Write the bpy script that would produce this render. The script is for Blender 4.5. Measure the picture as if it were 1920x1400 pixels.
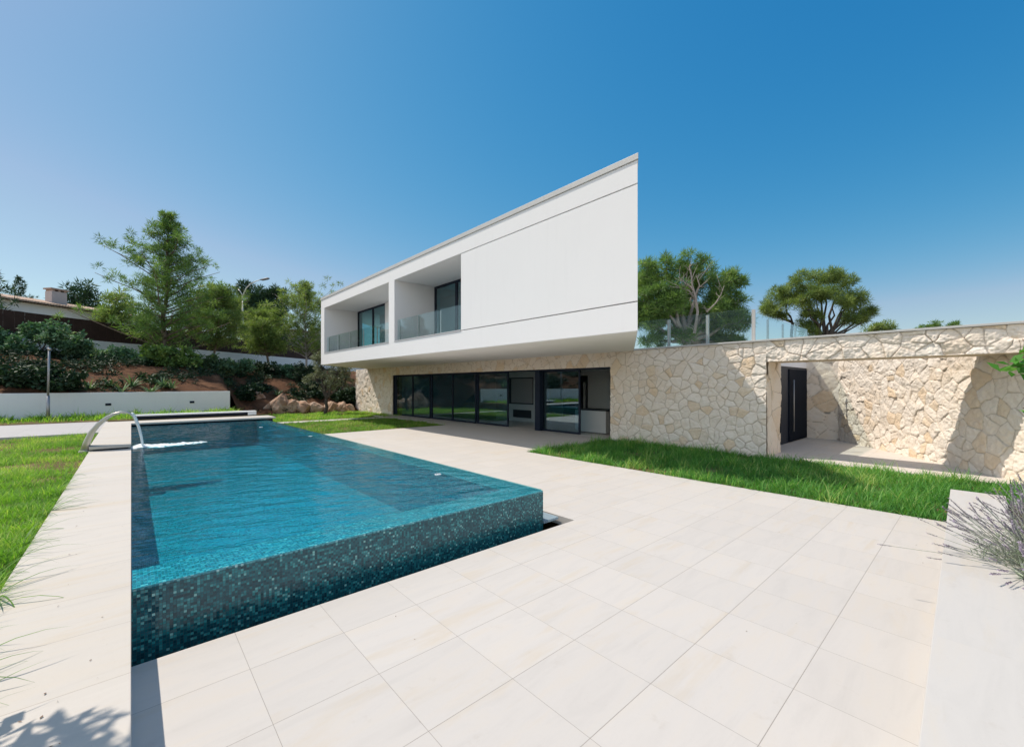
import bpy, bmesh, math, random
import numpy as np
from mathutils import Vector, Matrix

R = math.radians
sc = bpy.context.scene
col = sc.collection
for o in list(bpy.data.objects):
    bpy.data.objects.remove(o)
rng = np.random.default_rng(7)
random.seed(7)

# ------------------------------------------------------------------ camera, sky, sun, exposure
CAM_H = 1.83
cam = bpy.data.objects.new('camera', bpy.data.cameras.new('camera'))
col.objects.link(cam)
cam.location = (0, 0, CAM_H)
cam.rotation_euler = (R(90), 0, R(-42))
cam.data.sensor_width = 36
cam.data.lens = 793 / 1920 * 36
cam.data.shift_y = 22 / 1920
cam.data.clip_start = 0.05
cam.data.clip_end = 6000
sc.camera = cam

SUN_TRAVEL = Vector((0.295, -0.528, -1.0)).normalized()
sun_el = math.asin(-SUN_TRAVEL.z)
sun_az = math.atan2(-SUN_TRAVEL.x, -SUN_TRAVEL.y)      # from +Y towards +X
world = bpy.data.worlds.new('World')
sc.world = world
world.use_nodes = True
wt = world.node_tree
bg = wt.nodes['Background']
sky = wt.nodes.new('ShaderNodeTexSky')
sky.sky_type = 'NISHITA'
sky.sun_disc = False
sky.sun_elevation = sun_el
sky.sun_rotation = sun_az
sky.altitude = 50
sky.air_density = 1.0
sky.dust_density = 0.6
sky.ozone_density = 3.0
# colour of the clear sky: deeper blue away from the sun (per-channel response)
def wmath(op, a, b):
    nd = wt.nodes.new('ShaderNodeMath'); nd.operation = op
    for i, x in enumerate((a, b)):
        if isinstance(x, (int, float)): nd.inputs[i].default_value = x
        else: wt.links.new(x, nd.inputs[i])
    return nd.outputs[0]
SKY_K = 0.105
SKY_FILL = 0.76
sep = wt.nodes.new('ShaderNodeSeparateColor'); wt.links.new(sky.outputs['Color'], sep.inputs[0])
r_, g_, b_ = [wmath('MULTIPLY', sep.outputs[i], SKY_K) for i in range(3)]
r_ = wmath('MINIMUM', wmath('MULTIPLY', wmath('POWER', r_, 2.66), 9.85), wmath('MULTIPLY', r_, 1.22))
g_ = wmath('MULTIPLY', g_, 1.2)
b_ = wmath('MAXIMUM', wmath('MULTIPLY', wmath('POWER', b_, .55), .915), wmath('MULTIPLY', b_, 1.05))
# added pale glow in unseen west and south sky to brighten facade and shadows
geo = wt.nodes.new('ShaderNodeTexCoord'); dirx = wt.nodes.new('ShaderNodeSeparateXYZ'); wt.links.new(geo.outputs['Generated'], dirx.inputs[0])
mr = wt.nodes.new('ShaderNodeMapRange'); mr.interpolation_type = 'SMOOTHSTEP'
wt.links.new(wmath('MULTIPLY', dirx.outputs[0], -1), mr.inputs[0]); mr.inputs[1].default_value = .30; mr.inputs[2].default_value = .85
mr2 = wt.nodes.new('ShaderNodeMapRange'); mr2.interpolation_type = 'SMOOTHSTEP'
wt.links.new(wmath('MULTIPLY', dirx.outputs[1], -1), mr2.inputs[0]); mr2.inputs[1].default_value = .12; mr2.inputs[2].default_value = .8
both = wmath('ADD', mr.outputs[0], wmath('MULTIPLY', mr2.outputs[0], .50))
upm = wmath('MULTIPLY', both, wmath('MULTIPLY', wmath('GREATER_THAN', dirx.outputs[2], -.02), SKY_FILL))
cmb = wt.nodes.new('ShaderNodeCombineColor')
for i, (x, fill_c) in enumerate(zip((r_, g_, b_), (1.0, .88, .73))): wt.links.new(wmath('DIVIDE', wmath('ADD', x, wmath('MULTIPLY', upm, fill_c)), SKY_K), cmb.inputs[i])
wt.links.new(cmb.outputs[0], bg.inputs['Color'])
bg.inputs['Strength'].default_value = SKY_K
sun = bpy.data.objects.new('sun', bpy.data.lights.new('sun', 'SUN'))
col.objects.link(sun)
sun.data.energy = 4.7
sun.data.angle = R(0.5)
sun.data.color = (1.0, 0.915, 0.80)
sun.rotation_euler = SUN_TRAVEL.to_track_quat('-Z', 'Y').to_euler()
sc.view_settings.view_transform = 'Standard'
sc.view_settings.look = 'None'
sc.view_settings.exposure = 0.0
sc.view_settings.gamma = 1.0
sc.cycles.max_bounces = 10
sc.cycles.transparent_max_bounces = 16
sc.cycles.caustics_reflective = False

TH = R(42)
S_, C_ = math.sin(TH), math.cos(TH)
def at(u, v, d):
    """point at distance d (metres in front of the lens) seen at photo pixel u, v"""
    r = (u - 960) / 793 * d
    return Vector((d * S_ + r * C_, d * C_ - r * S_, CAM_H + (722 - v) / 793 * d))

# ------------------------------------------------------------------ object helpers
def tag(o, label=None, cat=None, group=None, kind=None):
    if label: o['label'] = label
    if cat: o['category'] = cat
    if group: o['group'] = group
    if kind: o['kind'] = kind
    return o

def thing(name, label, cat, loc=(0, 0, 0), group=None):
    o = bpy.data.objects.new(name, None)
    o.empty_display_size = 0.2
    col.objects.link(o)
    o.location = loc
    return tag(o, label, cat, group)

def link_mesh(name, me, mat, parent=None):
    o = bpy.data.objects.new(name, me)
    col.objects.link(o)
    if mat:
        me.materials.append(mat)
    if parent:
        o.parent = parent
        p = parent
        off = Vector((0, 0, 0))
        while p:
            off += Vector(p.location); p = p.parent
        me.transform(Matrix.Translation(-off))
    return o

class MB:
    """collects shapes (world coordinates) into one mesh"""
    def __init__(s): s.v = []; s.f = []
    def box(s, x0, x1, y0, y1, z0, z1):
        b = len(s.v)
        s.v += [(x0,y0,z0),(x1,y0,z0),(x1,y1,z0),(x0,y1,z0),(x0,y0,z1),(x1,y0,z1),(x1,y1,z1),(x0,y1,z1)]
        s.f += [tuple(b+i for i in q) for q in ((0,3,2,1),(4,5,6,7),(0,1,5,4),(1,2,6,5),(2,3,7,6),(3,0,4,7))]
        return s
    def prism(s, poly, z0, z1):
        n = len(poly); b = len(s.v)
        a = sum(poly[i][0]*poly[(i+1)%n][1]-poly[(i+1)%n][0]*poly[i][1] for i in range(n))
        if a < 0: poly = poly[::-1]
        s.v += [(x,y,z0) for x,y in poly] + [(x,y,z1) for x,y in poly]
        s.f.append(tuple(b+i for i in range(n))[::-1]); s.f.append(tuple(b+n+i for i in range(n)))
        for i in range(n):
            j = (i+1) % n
            s.f.append((b+i, b+j, b+n+j, b+n+i))
        return s
    def obox(s, c, d, L, W, z0, z1):
        """box centred at c=(x,y), length L along unit dir d, width W across"""
        dx, dy = d; nx, ny = -dy, dx
        p = [(c[0]+a*L/2*dx+b_*W/2*nx, c[1]+a*L/2*dy+b_*W/2*ny) for a,b_ in ((-1,-1),(1,-1),(1,1),(-1,1))]
        return s.prism(p, z0, z1)
    def tube(s, pts, rad, n=8, cap=True):
        pts = [Vector(p) for p in pts]
        if not hasattr(rad, '__len__'): rad = [rad]*len(pts)
        rings = []; up = None
        for i, p in enumerate(pts):
            t = (pts[min(i+1, len(pts)-1)] - pts[max(i-1, 0)]).normalized()
            if up is None:
                up = Vector((0,0,1)) if abs(t.z) < .9 else Vector((1,0,0))
            x = t.cross(up).normalized(); y = x.cross(t).normalized(); up = y
            b = len(s.v)
            for k in range(n):
                a = 2*math.pi*k/n
                s.v.append(tuple(p + x*(rad[i]*math.cos(a)) + y*(rad[i]*math.sin(a))))
            rings.append(b)
        for i in range(len(rings)-1):
            a, b = rings[i], rings[i+1]
            for k in range(n):
                k2 = (k+1) % n
                s.f.append((a+k, a+k2, b+k2, b+k))
        if cap:
            s.f.append(tuple(rings[0]+k for k in range(n))[::-1]); s.f.append(tuple(rings[-1]+k for k in range(n)))
        return s
    def build(s, name, mat, parent=None, smooth=False, bevel=0):
        me = bpy.data.meshes.new(name)
        me.from_pydata(s.v, [], s.f)
        if smooth:
            me.polygons.foreach_set('use_smooth', [True]*len(me.polygons))
        o = link_mesh(name, me, mat, parent)
        if bevel:
            m = o.modifiers.new('bevel', 'BEVEL'); m.width = bevel; m.segments = 2; m.limit_method = 'ANGLE'
        return o

def np_mesh(name, verts, faces_n, mat, parent=None, attrs=None, smooth=False):
    """verts (N,3); faces_n: list of int arrays (M,k)"""
    me = bpy.data.meshes.new(name)
    verts = np.asarray(verts, dtype=np.float32)
    me.vertices.add(len(verts)); me.vertices.foreach_set('co', verts.ravel())
    idx = np.concatenate([f.ravel() for f in faces_n]).astype(np.int32)
    tot = np.concatenate([np.full(len(f), f.shape[1], np.int32) for f in faces_n])
    st = np.concatenate([[0], np.cumsum(tot)[:-1]]).astype(np.int32)
    me.loops.add(len(idx)); me.loops.foreach_set('vertex_index', idx)
    me.polygons.add(len(tot)); me.polygons.foreach_set('loop_start', st); me.polygons.foreach_set('loop_total', tot)
    if smooth: me.polygons.foreach_set('use_smooth', np.ones(len(tot), bool))
    for k, a in (attrs or {}).items():
        at_ = me.attributes.new(k, 'FLOAT', 'POINT')
        at_.data.foreach_set('value', np.asarray(a, np.float32))
    me.update(calc_edges=True)
    me.validate()
    return link_mesh(name, me, mat, parent)

# ------------------------------------------------------------------ material helpers
class Nt:
    def __init__(s, name):
        s.m = bpy.data.materials.new(name); s.m.use_nodes = True
        s.t = s.m.node_tree; s.t.nodes.clear()
        s.out = s.t.nodes.new('ShaderNodeOutputMaterial')
    def n(s, typ, **kw):
        nd = s.t.nodes.new('ShaderNode'+typ)
        for k, v in kw.items():
            if k.startswith('i_'):
                key = k[2:].replace('_', ' ')
                nd.inputs[key].default_value = v
            else: setattr(nd, k, v)
        return nd
    def l(s, a, b): s.t.links.new(a, b)
    def math(s, op, a, b=None, c=None, clamp=False):
        nd = s.n('Math', operation=op, use_clamp=clamp)
        for i, x in enumerate((a, b, c)):
            if x is None: continue
            if isinstance(x, (int, float)): nd.inputs[i].default_value = x
            else: s.l(x, nd.inputs[i])
        return nd.outputs[0]
    def mix(s, fac, a, b, blend='MIX'):
        nd = s.n('MixRGB', blend_type=blend)
        for i, x in enumerate((fac, a, b)):
            if isinstance(x, (int, float)): nd.inputs[i].default_value = x
            elif isinstance(x, tuple): nd.inputs[i].default_value = (*x, 1) if len(x) == 3 else x
            else: s.l(x, nd.inputs[i])
        return nd.outputs[0]
    def ramp(s, fac, stops, interp='LINEAR'):
        nd = s.n('ValToRGB'); cr = nd.color_ramp; cr.interpolation = interp
        while len(cr.elements) < len(stops): cr.elements.new(0.5)
        for e, (p, c) in zip(cr.elements, stops):
            e.position = p; e.color = (*c, 1) if len(c) == 3 else c
        s.l(fac, nd.inputs[0]); return nd.outputs[0]
    def noise(s, vec, scale, detail=4, rough=.55, dist=0):
        nd = s.n('TexNoise'); nd.inputs['Scale'].default_value = scale; nd.inputs['Detail'].default_value = detail
        nd.inputs['Roughness'].default_value = rough; nd.inputs['Distortion'].default_value = dist
        if vec is not None: s.l(vec, nd.inputs['Vector'])
        return nd.outputs['Fac']
    def pos(s): return s.n('NewGeometry').outputs['Position']
    def sepxyz(s, v):
        nd = s.n('SeparateXYZ'); s.l(v, nd.inputs[0]); return nd.outputs
    def comb(s, x, y, z=0.0):
        nd = s.n('CombineXYZ')
        for i, q in enumerate((x, y, z)):
            if isinstance(q, (int, float)): nd.inputs[i].default_value = q
            else: s.l(q, nd.inputs[i])
        return nd.outputs[0]
    def bump(s, h, strength=.3, dist=.02, normal=None):
        nd = s.n('Bump'); nd.inputs['Strength'].default_value = strength; nd.inputs['Distance'].default_value = dist
        s.l(h, nd.inputs['Height'])
        if normal is not None: s.l(normal, nd.inputs['Normal'])
        return nd.outputs[0]
    def bsdf(s, color, rough=.6, metal=0, normal=None, spec=.5, **kw):
        nd = s.n('BsdfPrincipled')
        for key, x in (('Base Color', color), ('Roughness', rough), ('Metallic', metal), ('Specular IOR Level', spec)):
            if isinstance(x, tuple): nd.inputs[key].default_value = (*x, 1)
            elif isinstance(x, (int, float)): nd.inputs[key].default_value = x
            else: s.l(x, nd.inputs[key])
        for k, v in kw.items(): nd.inputs[k.replace('_', ' ')].default_value = v
        if normal is not None: s.l(normal, nd.inputs['Normal'])
        return nd.outputs[0]
    def done(s, sh):
        s.l(sh, s.out.inputs['Surface']); return s.m
    def mixsh(s, fac, a, b):
        nd = s.n('MixShader')
        if isinstance(fac, (int, float)): nd.inputs[0].default_value = fac
        else: s.l(fac, nd.inputs[0])
        s.l(a, nd.inputs[1]); s.l(b, nd.inputs[2]); return nd.outputs[0]
    def attr(s, name): return s.n('Attribute', attribute_name=name).outputs['Fac']
    def white(s, vec, dims='3D'):
        nd = s.n('TexWhiteNoise', noise_dimensions=dims); s.l(vec, nd.inputs['Vector']); return nd.outputs

def plain(name, color, rough=.6, metal=0, var=.06, scale=3, bump=0, bscale=60, spec=.5):
    t = Nt(name); p = t.pos()
    f = t.noise(p, scale, 5)
    c = t.mix(f, tuple(x*(1-var) for x in color), tuple(min(1, x*(1+var)) for x in color))
    nrm = t.bump(t.noise(p, bscale, 3), bump, .01) if bump else None
    return t.done(t.bsdf(c, rough, metal, nrm, spec))

def mat_tiles(name, base, ox, oy, px, py, joint=.004, jointcol=(.30,.27,.24), stain=1.0, rough=.55):
    t = Nt(name); p = t.pos(); x, y, z = t.sepxyz(p)
    cx = t.math('DIVIDE', t.math('SUBTRACT', x, ox), px); cy = t.math('DIVIDE', t.math('SUBTRACT', y, oy), py)
    fx = t.math('FLOOR', cx); fy = t.math('FLOOR', cy)
    w = t.white(t.comb(fx, fy, 0.3))
    gx = t.math('MULTIPLY', t.math('ABSOLUTE', t.math('SUBTRACT', t.math('FRACT', cx), .5)), px)
    gy = t.math('MULTIPLY', t.math('ABSOLUTE', t.math('SUBTRACT', t.math('FRACT', cy), .5)), py)
    jm = t.math('MAXIMUM', t.math('GREATER_THAN', gx, px/2-joint/2*.75), t.math('GREATER_THAN', gy, py/2-joint/2))
    # limestone: soft veining, fine mottling, yellow stains
    rot = t.n('Mapping'); rot.inputs['Scale'].default_value = (.6, 3.2, 1); t.l(p, rot.inputs['Vector'])
    off = t.n('VectorMath', operation='ADD'); t.l(rot.outputs[0], off.inputs[0])
    sc_ = t.n('VectorMath', operation='SCALE'); t.l(w['Color'], sc_.inputs[0]); sc_.inputs['Scale'].default_value = 9; t.l(sc_.outputs[0], off.inputs[1])
    vein = t.noise(off.outputs[0], 2.2, 6, .6, .6)
    mott = t.noise(p, 38, 4, .7)
    b = base
    c = t.ramp(vein, [(.25, tuple(q*.93 for q in b)), (.5, b), (.75, (b[0]*1.03, b[1]*1.0, b[2]*.95))])
    c = t.mix(t.math('MULTIPLY', t.math('SUBTRACT', mott, .5), .35), c, tuple(q*.80 for q in b))
    tone = t.math('ADD', t.math('MULTIPLY', w['Value'], .045), .96)
    c = t.mix(1, c, t.comb(tone, tone, tone), 'MULTIPLY')
    st = t.noise(off.outputs[0], .9, 5, .65, .4)
    stf = t.math('MULTIPLY', t.ramp(st, [(.56, (0,0,0)), (.70, (1,1,1))]), .75*stain)
    c = t.mix(stf, c, (b[0]*.95, b[1]*.85, b[2]*.68))
    dirt = t.noise(p, 5.5, 8, .72)
    c = t.mix(t.math('MULTIPLY', t.ramp(dirt, [(.60, (0,0,0)), (.78, (1,1,1))]), .34), c, (.36,.30,.24))
    speck = t.noise(p, 90, 2, .5)
    c = t.mix(t.math('MULTIPLY', t.ramp(speck, [(.70, (0,0,0)), (.76, (1,1,1))]), .25), c, (.36,.29,.22))
    c = t.mix(jm, c, jointcol)
    h = t.math('ADD', t.math('MULTIPLY', mott, .3), t.math('MULTIPLY', jm, -1.5))
    return t.done(t.bsdf(c, rough, 0, t.bump(h, .35, .004), .35))

def mat_render(name, base, streak=.5):
    """painted stucco: faint trowel marks, soft vertical streaks"""
    t = Nt(name); p = t.pos()
    big = t.noise(p, .55, 5, .6); fine = t.noise(p, 130, 3, .6)
    mp = t.n('Mapping'); mp.inputs['Scale'].default_value = (2.5, 2.5, .22); t.l(p, mp.inputs['Vector'])
    st = t.noise(mp.outputs[0], 2.0, 6, .65)
    c = t.mix(big, tuple(q*.955 for q in base), base)
    c = t.mix(t.math('MULTIPLY', t.ramp(st, [(.55, (0,0,0)), (.85, (1,1,1))]), .30*streak), c, tuple(q*.72 for q in base))
    tro = t.noise(p, 7, 6, .6, .3)
    h = t.math('ADD', t.math('MULTIPLY', fine, .35), tro)
    return t.done(t.bsdf(c, .8, 0, t.bump(h, .22, .006), .25))

def mat_mosaic(name, cell=.02, pal=None):
    t = Nt(name); g = t.n('NewGeometry'); p = g.outputs['Position']
    off = t.n('VectorMath', operation='ADD'); t.l(p, off.inputs[0]); off.inputs[1].default_value = (.0117, .0083, .0131)
    d = t.n('VectorMath', operation='SCALE'); t.l(off.outputs[0], d.inputs[0]); d.inputs['Scale'].default_value = 1/cell
    fl = t.n('VectorMath', operation='FLOOR'); t.l(d.outputs[0], fl.inputs[0])
    fr = t.n('VectorMath', operation='FRACTION'); t.l(d.outputs[0], fr.inputs[0])
    w = t.white(fl.outputs[0])
    nx, ny, nz = t.sepxyz(g.outputs['True Normal']); ax, ay, az = t.sepxyz(fr.outputs[0])
    gm = None
    for a, n_ in ((ax, nx), (ay, ny), (az, nz)):
        e = t.math('ABSOLUTE', t.math('SUBTRACT', a, .5))
        m = t.math('MULTIPLY', t.math('GREATER_THAN', e, .44), t.math('LESS_THAN', t.math('ABSOLUTE', n_), .7))
        gm = m if gm is None else t.math('MAXIMUM', gm, m)
    c = t.ramp(w['Value'], pal or [(0, (.004,.05,.07)), (.35, (.007,.09,.115)), (.65, (.011,.145,.17)), (.86, (.022,.23,.25)), (.96, (.07,.35,.355)), (1, (.28,.56,.53))])
    c = t.mix(gm, c, (.015,.055,.065) if pal is None else (.03,.30,.40))
    tilt = t.n('VectorMath', operation='SUBTRACT'); t.l(w['Color'], tilt.inputs[0]); tilt.inputs[1].default_value = (.5,.5,.5)
    ts = t.n('VectorMath', operation='SCALE'); t.l(tilt.outputs[0], ts.inputs[0]); ts.inputs['Scale'].default_value = .16
    na = t.n('VectorMath', operation='ADD'); t.l(g.outputs['Normal'], na.inputs[0]); t.l(ts.outputs[0], na.inputs[1])
    nn = t.n('VectorMath', operation='NORMALIZE'); t.l(na.outputs[0], nn.inputs[0])
    rough = t.math('ADD', t.math('MULTIPLY', gm, .5), .12)
    return t.done(t.bsdf(c, rough, 0, nn.outputs[0], .6))

def mat_water():
    t = Nt('pool_water'); p = t.pos()
    m1 = t.n('Mapping'); m1.inputs['Rotation'].default_value = (0, 0, R(24)); m1.inputs['Scale'].default_value = (1.0, 2.6, 1); t.l(p, m1.inputs['Vector'])
    a = t.noise(m1.outputs[0], 2.6, 3, .5, .5)
    b = t.noise(m1.outputs[0], 8.5, 3, .55, .3)
    c_ = t.noise(p, 24, 2, .5, 0)
    h = t.math('ADD', t.math('ADD', t.math('MULTIPLY', a, 1.0), t.math('MULTIPLY', b, .42)), t.math('MULTIPLY', c_, .07))
    nrm = t.bump(h, 1.0, .014)
    fr_ = schlick(t, .02, nrm)
    tr = t.n('BsdfTransparent'); tr.inputs['Color'].default_value = (.30, .86, .92, 1)
    gl = t.n('BsdfGlossy'); gl.inputs['Roughness'].default_value = .03; t.l(nrm, gl.inputs['Normal'])
    return t.done(t.mixsh(fr_, tr.outputs[0], gl.outputs[0]))

def schlick(t, f0, nrm=None):
    g = t.n('NewGeometry'); d = t.n('VectorMath', operation='DOT_PRODUCT'); t.l(g.outputs['Incoming'], d.inputs[0]); t.l(nrm if nrm is not None else g.outputs['Normal'], d.inputs[1])
    c = t.math('SUBTRACT', 1.0, t.math('ABSOLUTE', d.outputs['Value']), clamp=True)
    return t.math('ADD', t.math('MULTIPLY', t.math('POWER', c, 5.0), 1-f0), f0, clamp=True)
def mat_glass(name, tint=(.62,.78,.78), ior=1.5, boost=0.0, rough=0.0):
    t = Nt(name)
    f = schlick(t, ((ior-1)/(ior+1))**2 + boost)
    tr = t.n('BsdfTransparent'); tr.inputs['Color'].default_value = (*tint, 1)
    gl = t.n('BsdfGlossy'); gl.inputs['Roughness'].default_value = rough; gl.inputs['Color'].default_value = (.80,.94,1,1)
    return t.done(t.mixsh(f, tr.outputs[0], gl.outputs[0]))

def mat_stone():
    t = Nt('fieldstone'); p = t.pos()
    tint = t.attr('tint'); joint = t.attr('joint')
    c = t.ramp(tint, [(0, (.78,.685,.59)), (.3, (.81,.725,.64)), (.55, (.79,.70,.61)), (.72, (.82,.745,.665)), (.86, (.74,.625,.51)), (.95, (.72,.545,.37)), (1, (.76,.63,.48))])
    n1 = t.noise(p, 9, 7, .7, .4); n2 = t.noise(p, 46, 5, .7)
    c = t.mix(t.math('MULTIPLY', t.ramp(n1, [(.35, (0,0,0)), (.7, (1,1,1))]), .40), c, (.82,.74,.645))
    c = t.mix(t.math('MULTIPLY', t.ramp(t.noise(p, 2.3, 5, .6), [(.50, (0,0,0)), (.75, (1,1,1))]), .45), c, (.72,.56,.39))
    c = t.mix(t.math('MULTIPLY', t.ramp(n2, [(.58, (0,0,0)), (.74, (1,1,1))]), .22), c, (.56,.46,.36))
    c = t.mix(t.math('MULTIPLY', joint, .70), c, (.40,.32,.245))
    h = t.math('ADD', t.math('MULTIPLY', n2, .5), n1)
    return t.done(t.bsdf(c, .9, 0, t.bump(h, .45, .012), .15))

def mat_sawn(name, base=(.70,.58,.44)):
    t = Nt(name); p = t.pos()
    n = t.noise(p, 5, 7, .65, .5); f = t.noise(p, 70, 4, .6)
    c = t.ramp(n, [(.3, tuple(q*.8 for q in base)), (.55, base), (.75, tuple(q*1.12 for q in base))])
    return t.done(t.bsdf(c, .85, 0, t.bump(t.math('ADD', f, n), .5, .01), .2))

def mat_leaf(name, c0, c1, c2=None, trans=.35, rough=.55):
    t = Nt(name); a = t.attr('tint')
    c = t.ramp(a, [(0, c0), (.75, c1), (1, c2 or c1)])
    d = t.bsdf(c, rough, 0, None, .3)
    tl = t.n('BsdfTranslucent'); t.l(t.mix(1, c, (1.0,1.1,.55), 'MULTIPLY'), tl.inputs['Color'])
    return t.done(t.mixsh(trans, d, tl.outputs[0]))

def mat_bark(name, a=(.13,.095,.07), b=(.26,.20,.155)):
    t = Nt(name); p = t.pos()
    mp = t.n('Mapping'); mp.inputs['Scale'].default_value = (9, 9, 2); t.l(p, mp.inputs['Vector'])
    n = t.noise(mp.outputs[0], 2, 6, .7)
    return t.done(t.bsdf(t.ramp(n, [(.3, a), (.7, b)]), .9, 0, t.bump(n, .8, .03), .1))

def mat_soil(name, dark=(.05,.028,.018), mid=(.135,.066,.036), light=(.27,.145,.08)):
    t = Nt(name); p = t.pos()
    n = t.noise(p, .9, 8, .7, .4); f = t.noise(p, 9, 6, .75)
    c = t.ramp(n, [(.3, dark), (.52, mid), (.72, light)])
    c = t.mix(t.math('MULTIPLY', f, .55), c, tuple(q*.55 for q in mid))
    return t.done(t.bsdf(c, .95, 0, t.bump(t.math('ADD', f, t.math('MULTIPLY', n, 2)), .9, .08), .1))

M = {}
M['terrace'] = mat_tiles('terrace_limestone', (.53,.495,.46), -.03, .16, .6, .6, .0042, (.30,.27,.24), .7)
M['coping'] = mat_tiles('coping_limestone', (.53,.485,.435), -.66, 2.16, 3.0, .6, .004, (.36,.31,.26), .8)
M['planter'] = mat_tiles('planter_limestone', (.52,.49,.455), 8.1, -8, 1.2, 9.0, .002, (.50,.45,.40), .7)
M['grey_paving'] = mat_tiles('grey_paving', (.44,.42,.41), 0, 0, 1.2, .6, .006, (.22,.21,.2), .3)
M['court'] = mat_tiles('courtyard_limestone', (.60,.55,.50), -.03, .16, .6, .6, .004, (.36,.32,.28), .6)
M['white'] = mat_render('white_render', (.79,.775,.775))
M['soffit'] = mat_render('soffit_render', (.90,.88,.85), .1)
M['garden_white'] = mat_render('garden_wall_render', (.84,.84,.83), .8)
M['mosaic'] = mat_mosaic('glass_mosaic')
M['mosaic_floor'] = mat_mosaic('pool_floor_mosaic', .02, [(0, (.004,.12,.18)), (.4, (.008,.21,.28)), (.75, (.014,.31,.38)), (.95, (.04,.46,.50)), (1, (.20,.66,.66))])
M['water'] = mat_water()
M['glass'] = mat_glass('tinted_glass', (.52,.68,.75), 1.52, .12)
M['upper_glass'] = mat_glass('upper_glass', (.42,.70,.74), 1.55, .16)
M['rail_glass'] = mat_glass('rail_glass', (.90,.955,.95), 1.45, .0)
M['frame'] = plain('dark_frame', (.010,.017,.034), .45, .0, .1, spec=.18)
M['stone'] = mat_stone()
M['sawn'] = mat_sawn('sawn_stone')
M['cap'] = plain('parapet_cap', (.50,.49,.475), .5, .0, .08, 4)
M['grey_sill'] = plain('grey_sill', (.46,.46,.47), .5)
M['steel'] = plain('steel', (.52,.49,.45), .33, 1.0, .08)
M['dull_steel'] = plain('dull_steel', (.33,.33,.33), .45, .7, .05)
M['bark'] = mat_bark('bark'); M['grey_bark'] = mat_bark('grey_bark', (.24,.21,.19), (.42,.37,.33))
M['dark_bark'] = mat_bark('dark_bark', (.05,.042,.036), (.12,.10,.085))
M['soil'] = mat_soil('red_earth'); M['bed_soil'] = mat_soil('bed_soil', (.05,.035,.025), (.11,.075,.05), (.2,.14,.1))
M['lawn_soil'] = mat_soil('lawn_soil', (.10,.075,.035), (.20,.15,.07), (.36,.25,.14))
M['interior'] = plain('interior_paint', (.84,.83,.80), .8, 0, .03)
M['interior_grey'] = plain('interior_grey', (.50,.50,.49), .6, 0, .05)
M['interior_dark'] = plain('interior_dark', (.022,.024,.03), .5)
M['int_floor'] = mat_tiles('interior_floor', (.60,.56,.52), .2, .1, .9, .9, .003, (.3,.28,.26), .2, .3)
M['fence'] = plain('brown_fence_slats', (.050,.026,.020), .6, 0, .45, 1.6, spec=.2)

# ------------------------------------------------------------------ terrain and ground
SX, SY = .809, .588                       # the slanted site axis (54 degrees)
def y_low(x):
    a = 24.45 + (x + 3.63) * .299
    f = min(max((x - 3.9) / 1.3, 0), 1)
    return a * (1 - f) + f * (29.55 + .02 * (x - 5))
def y_up(x): return 34.2 + (x + 5.07) * .727
def z_low(x):
    f = min(max((x - 3.75) / 1.1, 0), 1); f = f*f*(3-2*f)
    return 1.46 * (1 - f) - .02 * f
def bank_z(x, y):
    yl, yu = y_low(x), y_up(x)
    r = min(max((y - yl) / (yu - yl), 0), 1)
    zl = z_low(x)
    return zl + (3.42 - zl) * (1 - (1 - r) ** 1.9)
def fbm(x, y, seed=0, oct=5, f0=.5):
    z = np.zeros_like(x, dtype=float); a = 1.0; f = f0
    g = np.random.default_rng(seed)
    for _ in range(oct):
        ph = g.uniform(0, 6.28, 6); d = g.uniform(0, 6.28, 3)
        z = z + a * sum(np.sin(f*(x*math.cos(d[k])+y*math.sin(d[k]))*2.2 + ph[k] + 1.3*np.sin(f*1.3*(y*math.cos(d[k])-x*math.sin(d[k])) + ph[k+3])) for k in range(3)) / 3
        a *= .55; f *= 1.9
    return z
def build_bank():
    nx, nr = 260, 90
    xs = np.linspace(-16, 30, nx); rs = np.linspace(0, 1, nr) ** 1.2
    V = np.zeros((nx, nr, 3))
    for i, x in enumerate(xs):
        yl, yu = y_low(x), y_up(x)
        for j, r in enumerate(rs):
            y = yl + .05 + (yu - yl + .3) * r
            V[i, j] = (x, y, bank_z(x, y))
    n = fbm(V[..., 0], V[..., 1], 3, 6, .6)
    fade = np.minimum(rs * 8, 1)[None, :]
    V[..., 2] += n * .13 * fade
    idx = np.arange(nx*nr).reshape(nx, nr)
    F = np.stack([idx[:-1, :-1], idx[1:, :-1], idx[1:, 1:], idx[:-1, 1:]], -1).reshape(-1, 4)
    o = np_mesh('hillside', V.reshape(-1, 3), [F], M['soil'], smooth=True)
    tag(o, kind='structure')
build_bank()
mb = MB()
mb.v += [(-900, -600, -1.1), (2200, -600, -1.1), (2200, 2600, -1.1), (-900, 2600, -1.1)]
mb.f.append((0, 1, 2, 3))
tag(mb.build('ground', M['lawn_soil']), kind='structure')
mb = MB()   # higher ground behind the boundary fence
xa, xb_ = -120, 60
mb.v += [(xa, y_up(xa)+.3, 3.38), (xb_, y_up(xb_)+.3, 3.38), (xb_+300, y_up(xb_)+800, 6), (xa-300, y_up(xa)+900, 6)]
mb.f.append((0, 1, 2, 3))
tag(mb.build('upper_ground', M['lawn_soil']), kind='structure')

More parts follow.
